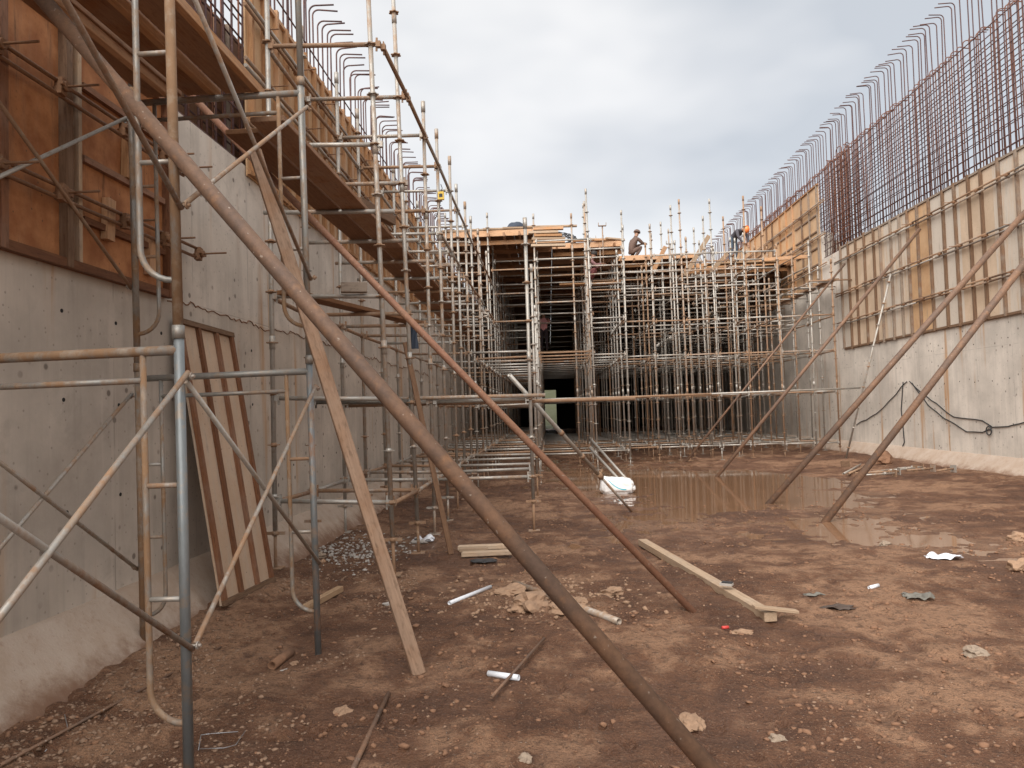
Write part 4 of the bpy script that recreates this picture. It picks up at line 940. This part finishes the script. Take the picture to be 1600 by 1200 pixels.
# screw jacks piled by the right kicker
def jack(px, py, yaw, label, tilt=0.0, L=.6):
    p = PG(px, py); root = empty('screw_jack', p, label, 'jack', 'screw jacks dumped by the wall')
    Mz = Matrix.Translation(p+Vector((0, 0, .075))) @ Matrix.Rotation(yaw, 4, 'Z') @ Matrix.Rotation(tilt, 4, 'Y')
    b = MB(); b.cyl((0, 0, 0), (L, 0, -.02), .018, n=8); b.cyl((.18, 0, 0), (.23, 0, 0), .032, n=8); link('rod', b.mesh('rod', 'rusty'), root, Mz)
    b = MB(); b.box((0, 0, 0), (.01, .15, .15)); link('base_plate', b.mesh('base_plate', 'rusty'), root, Mz)
for (px, py, yaw, L) in ((1430, 737, 3.3, .6), (1442, 735, 2.9, .5), (1458, 737, 3.35, .6), (1490, 738, 3.5, .45), (1405, 742, 3.1, .9), (1398, 745, 3.25, .7)):
    jack(px, py, yaw, {1430: 'screw jack with its plate against the pipe offcuts by the wall', 1442: 'shorter screw jack in the middle of the dumped jacks', 1458: 'screw jack at the end of the heap beside the lone one', 1490: 'lone screw jack lying apart from the heap by the kicker', 1405: 'longest screw jack lying over the pipe offcuts', 1398: 'screw jack half hidden by the longest one'}[px], L=L)
for i, (q0, q1) in enumerate((((1318, 742), (1345, 727)), ((1325, 742), (1352, 730)), ((1345, 742), (1400, 734)))): gpipe(q0, q1, .025, 'tube', ('grey pipe offcut lying crossways behind the screw jacks', 'muddy pipe offcut lying next to the screw jacks', 'longest pipe offcut in the heap of screw jacks')[i])
lump('clay_lump', PG(1380, 725), (.22, .18, .28), 'clod', 'brown mud heap behind the screw jacks', 'lump', 44, rough=.5)
b = MB(); b.box((0, 0, .07), (.2, .03, .16)); link('wood_block', b.mesh('wood_block', 'stud'), None, Matrix.Translation(PG(1321, 730)), 'small wooden block standing at the foot of the leaning ring post', 'block')
# cables on the right wall
for i, pts in enumerate((((1417, 597), (1408, 606), (1393, 622), (1370, 646), (1338, 664)), ((1411, 598), (1408, 640), (1411, 668), (1413, 690), (1405, 708)), ((1425, 598), (1450, 633), (1475, 652), (1510, 673), (1535, 675), (1548, 671)), ((1421, 596), (1455, 625), (1490, 650), (1535, 658), (1551, 669), (1575, 667), (1600, 659), (1640, 655)))):
    w3 = [PX(x, y, XW_R-.02) for x, y in pts]; sm_ = []
    for a, c in zip(w3[:-1], w3[1:]):
        for t_ in (0, .25, .5, .75): v = a.lerp(c, t_); v.z += mnoise.noise(v*2)*.05; sm_.append(v)
    sm_.append(w3[-1]); b = MB(); b.sweep(sm_, .012, 6)
    link('cable', b.mesh('cable', 'black'), None, None, ('black cable running down left from the knot on the pale wall', 'black cable dropping straight down the pale wall to its kicker', 'black cable sagging to the small loop on the pale wall', 'black cable sagging past the loop and on along the pale wall')[i], 'cable')
b = MB(); c = PX(1545, 673, XW_R-.03); b.sweep([c+Vector((0, .09*math.cos(t), .09*math.sin(t))) for t in np.linspace(0, 6.28, 17)], .012, 6); link('cable_loop', b.mesh('cable_loop', 'black'), None, None, 'small coiled loop of black cable on the pale wall', 'cable')
# thin tie wires at the lower left
for i, pts in enumerate((((70, 1178), (85, 1166), (108, 1163), (105, 1140), (101, 1120)), ((310, 1176), (314, 1155), (330, 1150), (372, 1150)), ((312, 1174), (350, 1176), (368, 1168), (384, 1148)))):
    b = MB(); b.sweep([PG(x, y)+Vector((0, 0, .012+.01*(k % 2))) for k, (x, y) in enumerate(pts)], .0022, 5); link('tie_wire', b.mesh('tie_wire', 'wire'), None, None, 'bent bright tie wire lying on the mud by the scaffold foot', 'wire', 'tie wires on the mud')

# ------------------------------------------------------------------ pebbles and rubble (uncountable)
def scatter(name, n, sampler, smin, smax, mat, power=3., seed=1):
    r_ = np.random.default_rng(seed); bm = bmesh.new(); bmesh.ops.create_icosphere(bm, subdivisions=1, radius=1); base = np.array([v.co[:] for v in bm.verts]); faces = np.array([[v.index for v in f.verts] for f in bm.faces]); bm.free()
    xy = sampler(r_, n); n = len(xy); s = smin+(smax-smin)*r_.random(n)**power; z = gz(xy[:, 0], xy[:, 1])
    V = base[None]*(1+r_.uniform(-.5, .45, (n, len(base), 1))); V = V*(s[:, None, None])*np.stack([r_.uniform(.7, 1.5, n), r_.uniform(.7, 1.3, n), r_.uniform(.4, .8, n)], -1)[:, None]
    th = r_.uniform(0, 6.28, n); c, sn = np.cos(th)[:, None], np.sin(th)[:, None]
    X = V[..., 0]*c-V[..., 1]*sn+xy[:, :1]; Y = V[..., 0]*sn+V[..., 1]*c+xy[:, 1:]; Z = V[..., 2]+(z+s*.15)[:, None]
    co = np.stack([X, Y, Z], -1).reshape(-1, 3); fa = (faces[None]+(np.arange(n)*len(base))[:, None, None]).reshape(-1, 3)
    me = bpy.data.meshes.new(name); me.vertices.add(len(co)); me.vertices.foreach_set('co', co.ravel()); me.loops.add(fa.size); me.polygons.add(len(fa))
    me.loops.foreach_set('vertex_index', fa.ravel()); me.polygons.foreach_set('loop_start', np.arange(len(fa))*3); me.polygons.foreach_set('loop_total', np.full(len(fa), 3)); me.update(); me.materials.append(M[mat])
    return me
def field(x0, x1, y0, y1, clump=.0, sd=51):
    def f(r_, n):
        x = r_.uniform(x0, x1, n*3); u = r_.random(n*3); y = y0*(y1/y0)**u; k = vnoise(x*1.6, y*1.6, sd)+.5 > clump*r_.random(n*3)+clump*.4
        return np.stack([x[k], y[k]], -1)[:n]
    return f
link('gravel', scatter('gravel', 8000, field(-2.9, 4.5, 2.2, 13, .85), .0015, .012, 'pebble', 5.), None, None, 'small pale stones scattered over the brown mud', 'gravel', None, 'stuff')
link('mud_crumbs', scatter('mud_crumbs', 12000, field(-2.9, 6, 2.2, 16, .8, 57), .003, .022, 'clod', 4., 5), None, None, 'crumbs of brown earth scattered over the ground', 'soil', None, 'stuff')
link('wall_foot_gravel', scatter('wall_foot_gravel', 6000, field(-2.75, -1.3, 3.0, 10, .55, 63), .002, .016, 'pebble', 4., 15), None, None, 'dark gravel strewn along the foot of the wall behind the frame scaffold', 'gravel', None, 'stuff')
def cl(cx, cy, sx, sy): return lambda r_, n: np.stack([r_.normal(cx, sx, n), r_.normal(cy, sy, n)], -1)
p = PG(555, 862); link('mortar_rubble', scatter('mortar_rubble', 1100, cl(p.x, p.y, .33, .5), .003, .024, 'mortar', 3, 9), None, None, 'white mortar rubble strewn by the ring scaffold feet', 'rubble', None, 'stuff')
p = PG(850, 930); link('clay_crumbs', scatter('clay_crumbs', 700, cl(p.x, p.y, .5, .4), .004, .028, 'clay', 3, 10), None, None, 'pale clay crumbs around the crusted steel pipe', 'rubble', None, 'stuff')
print('objects', len(bpy.data.objects), 'tris', sum(len(m.loops)-2*len(m.polygons) for m in bpy.data.meshes))
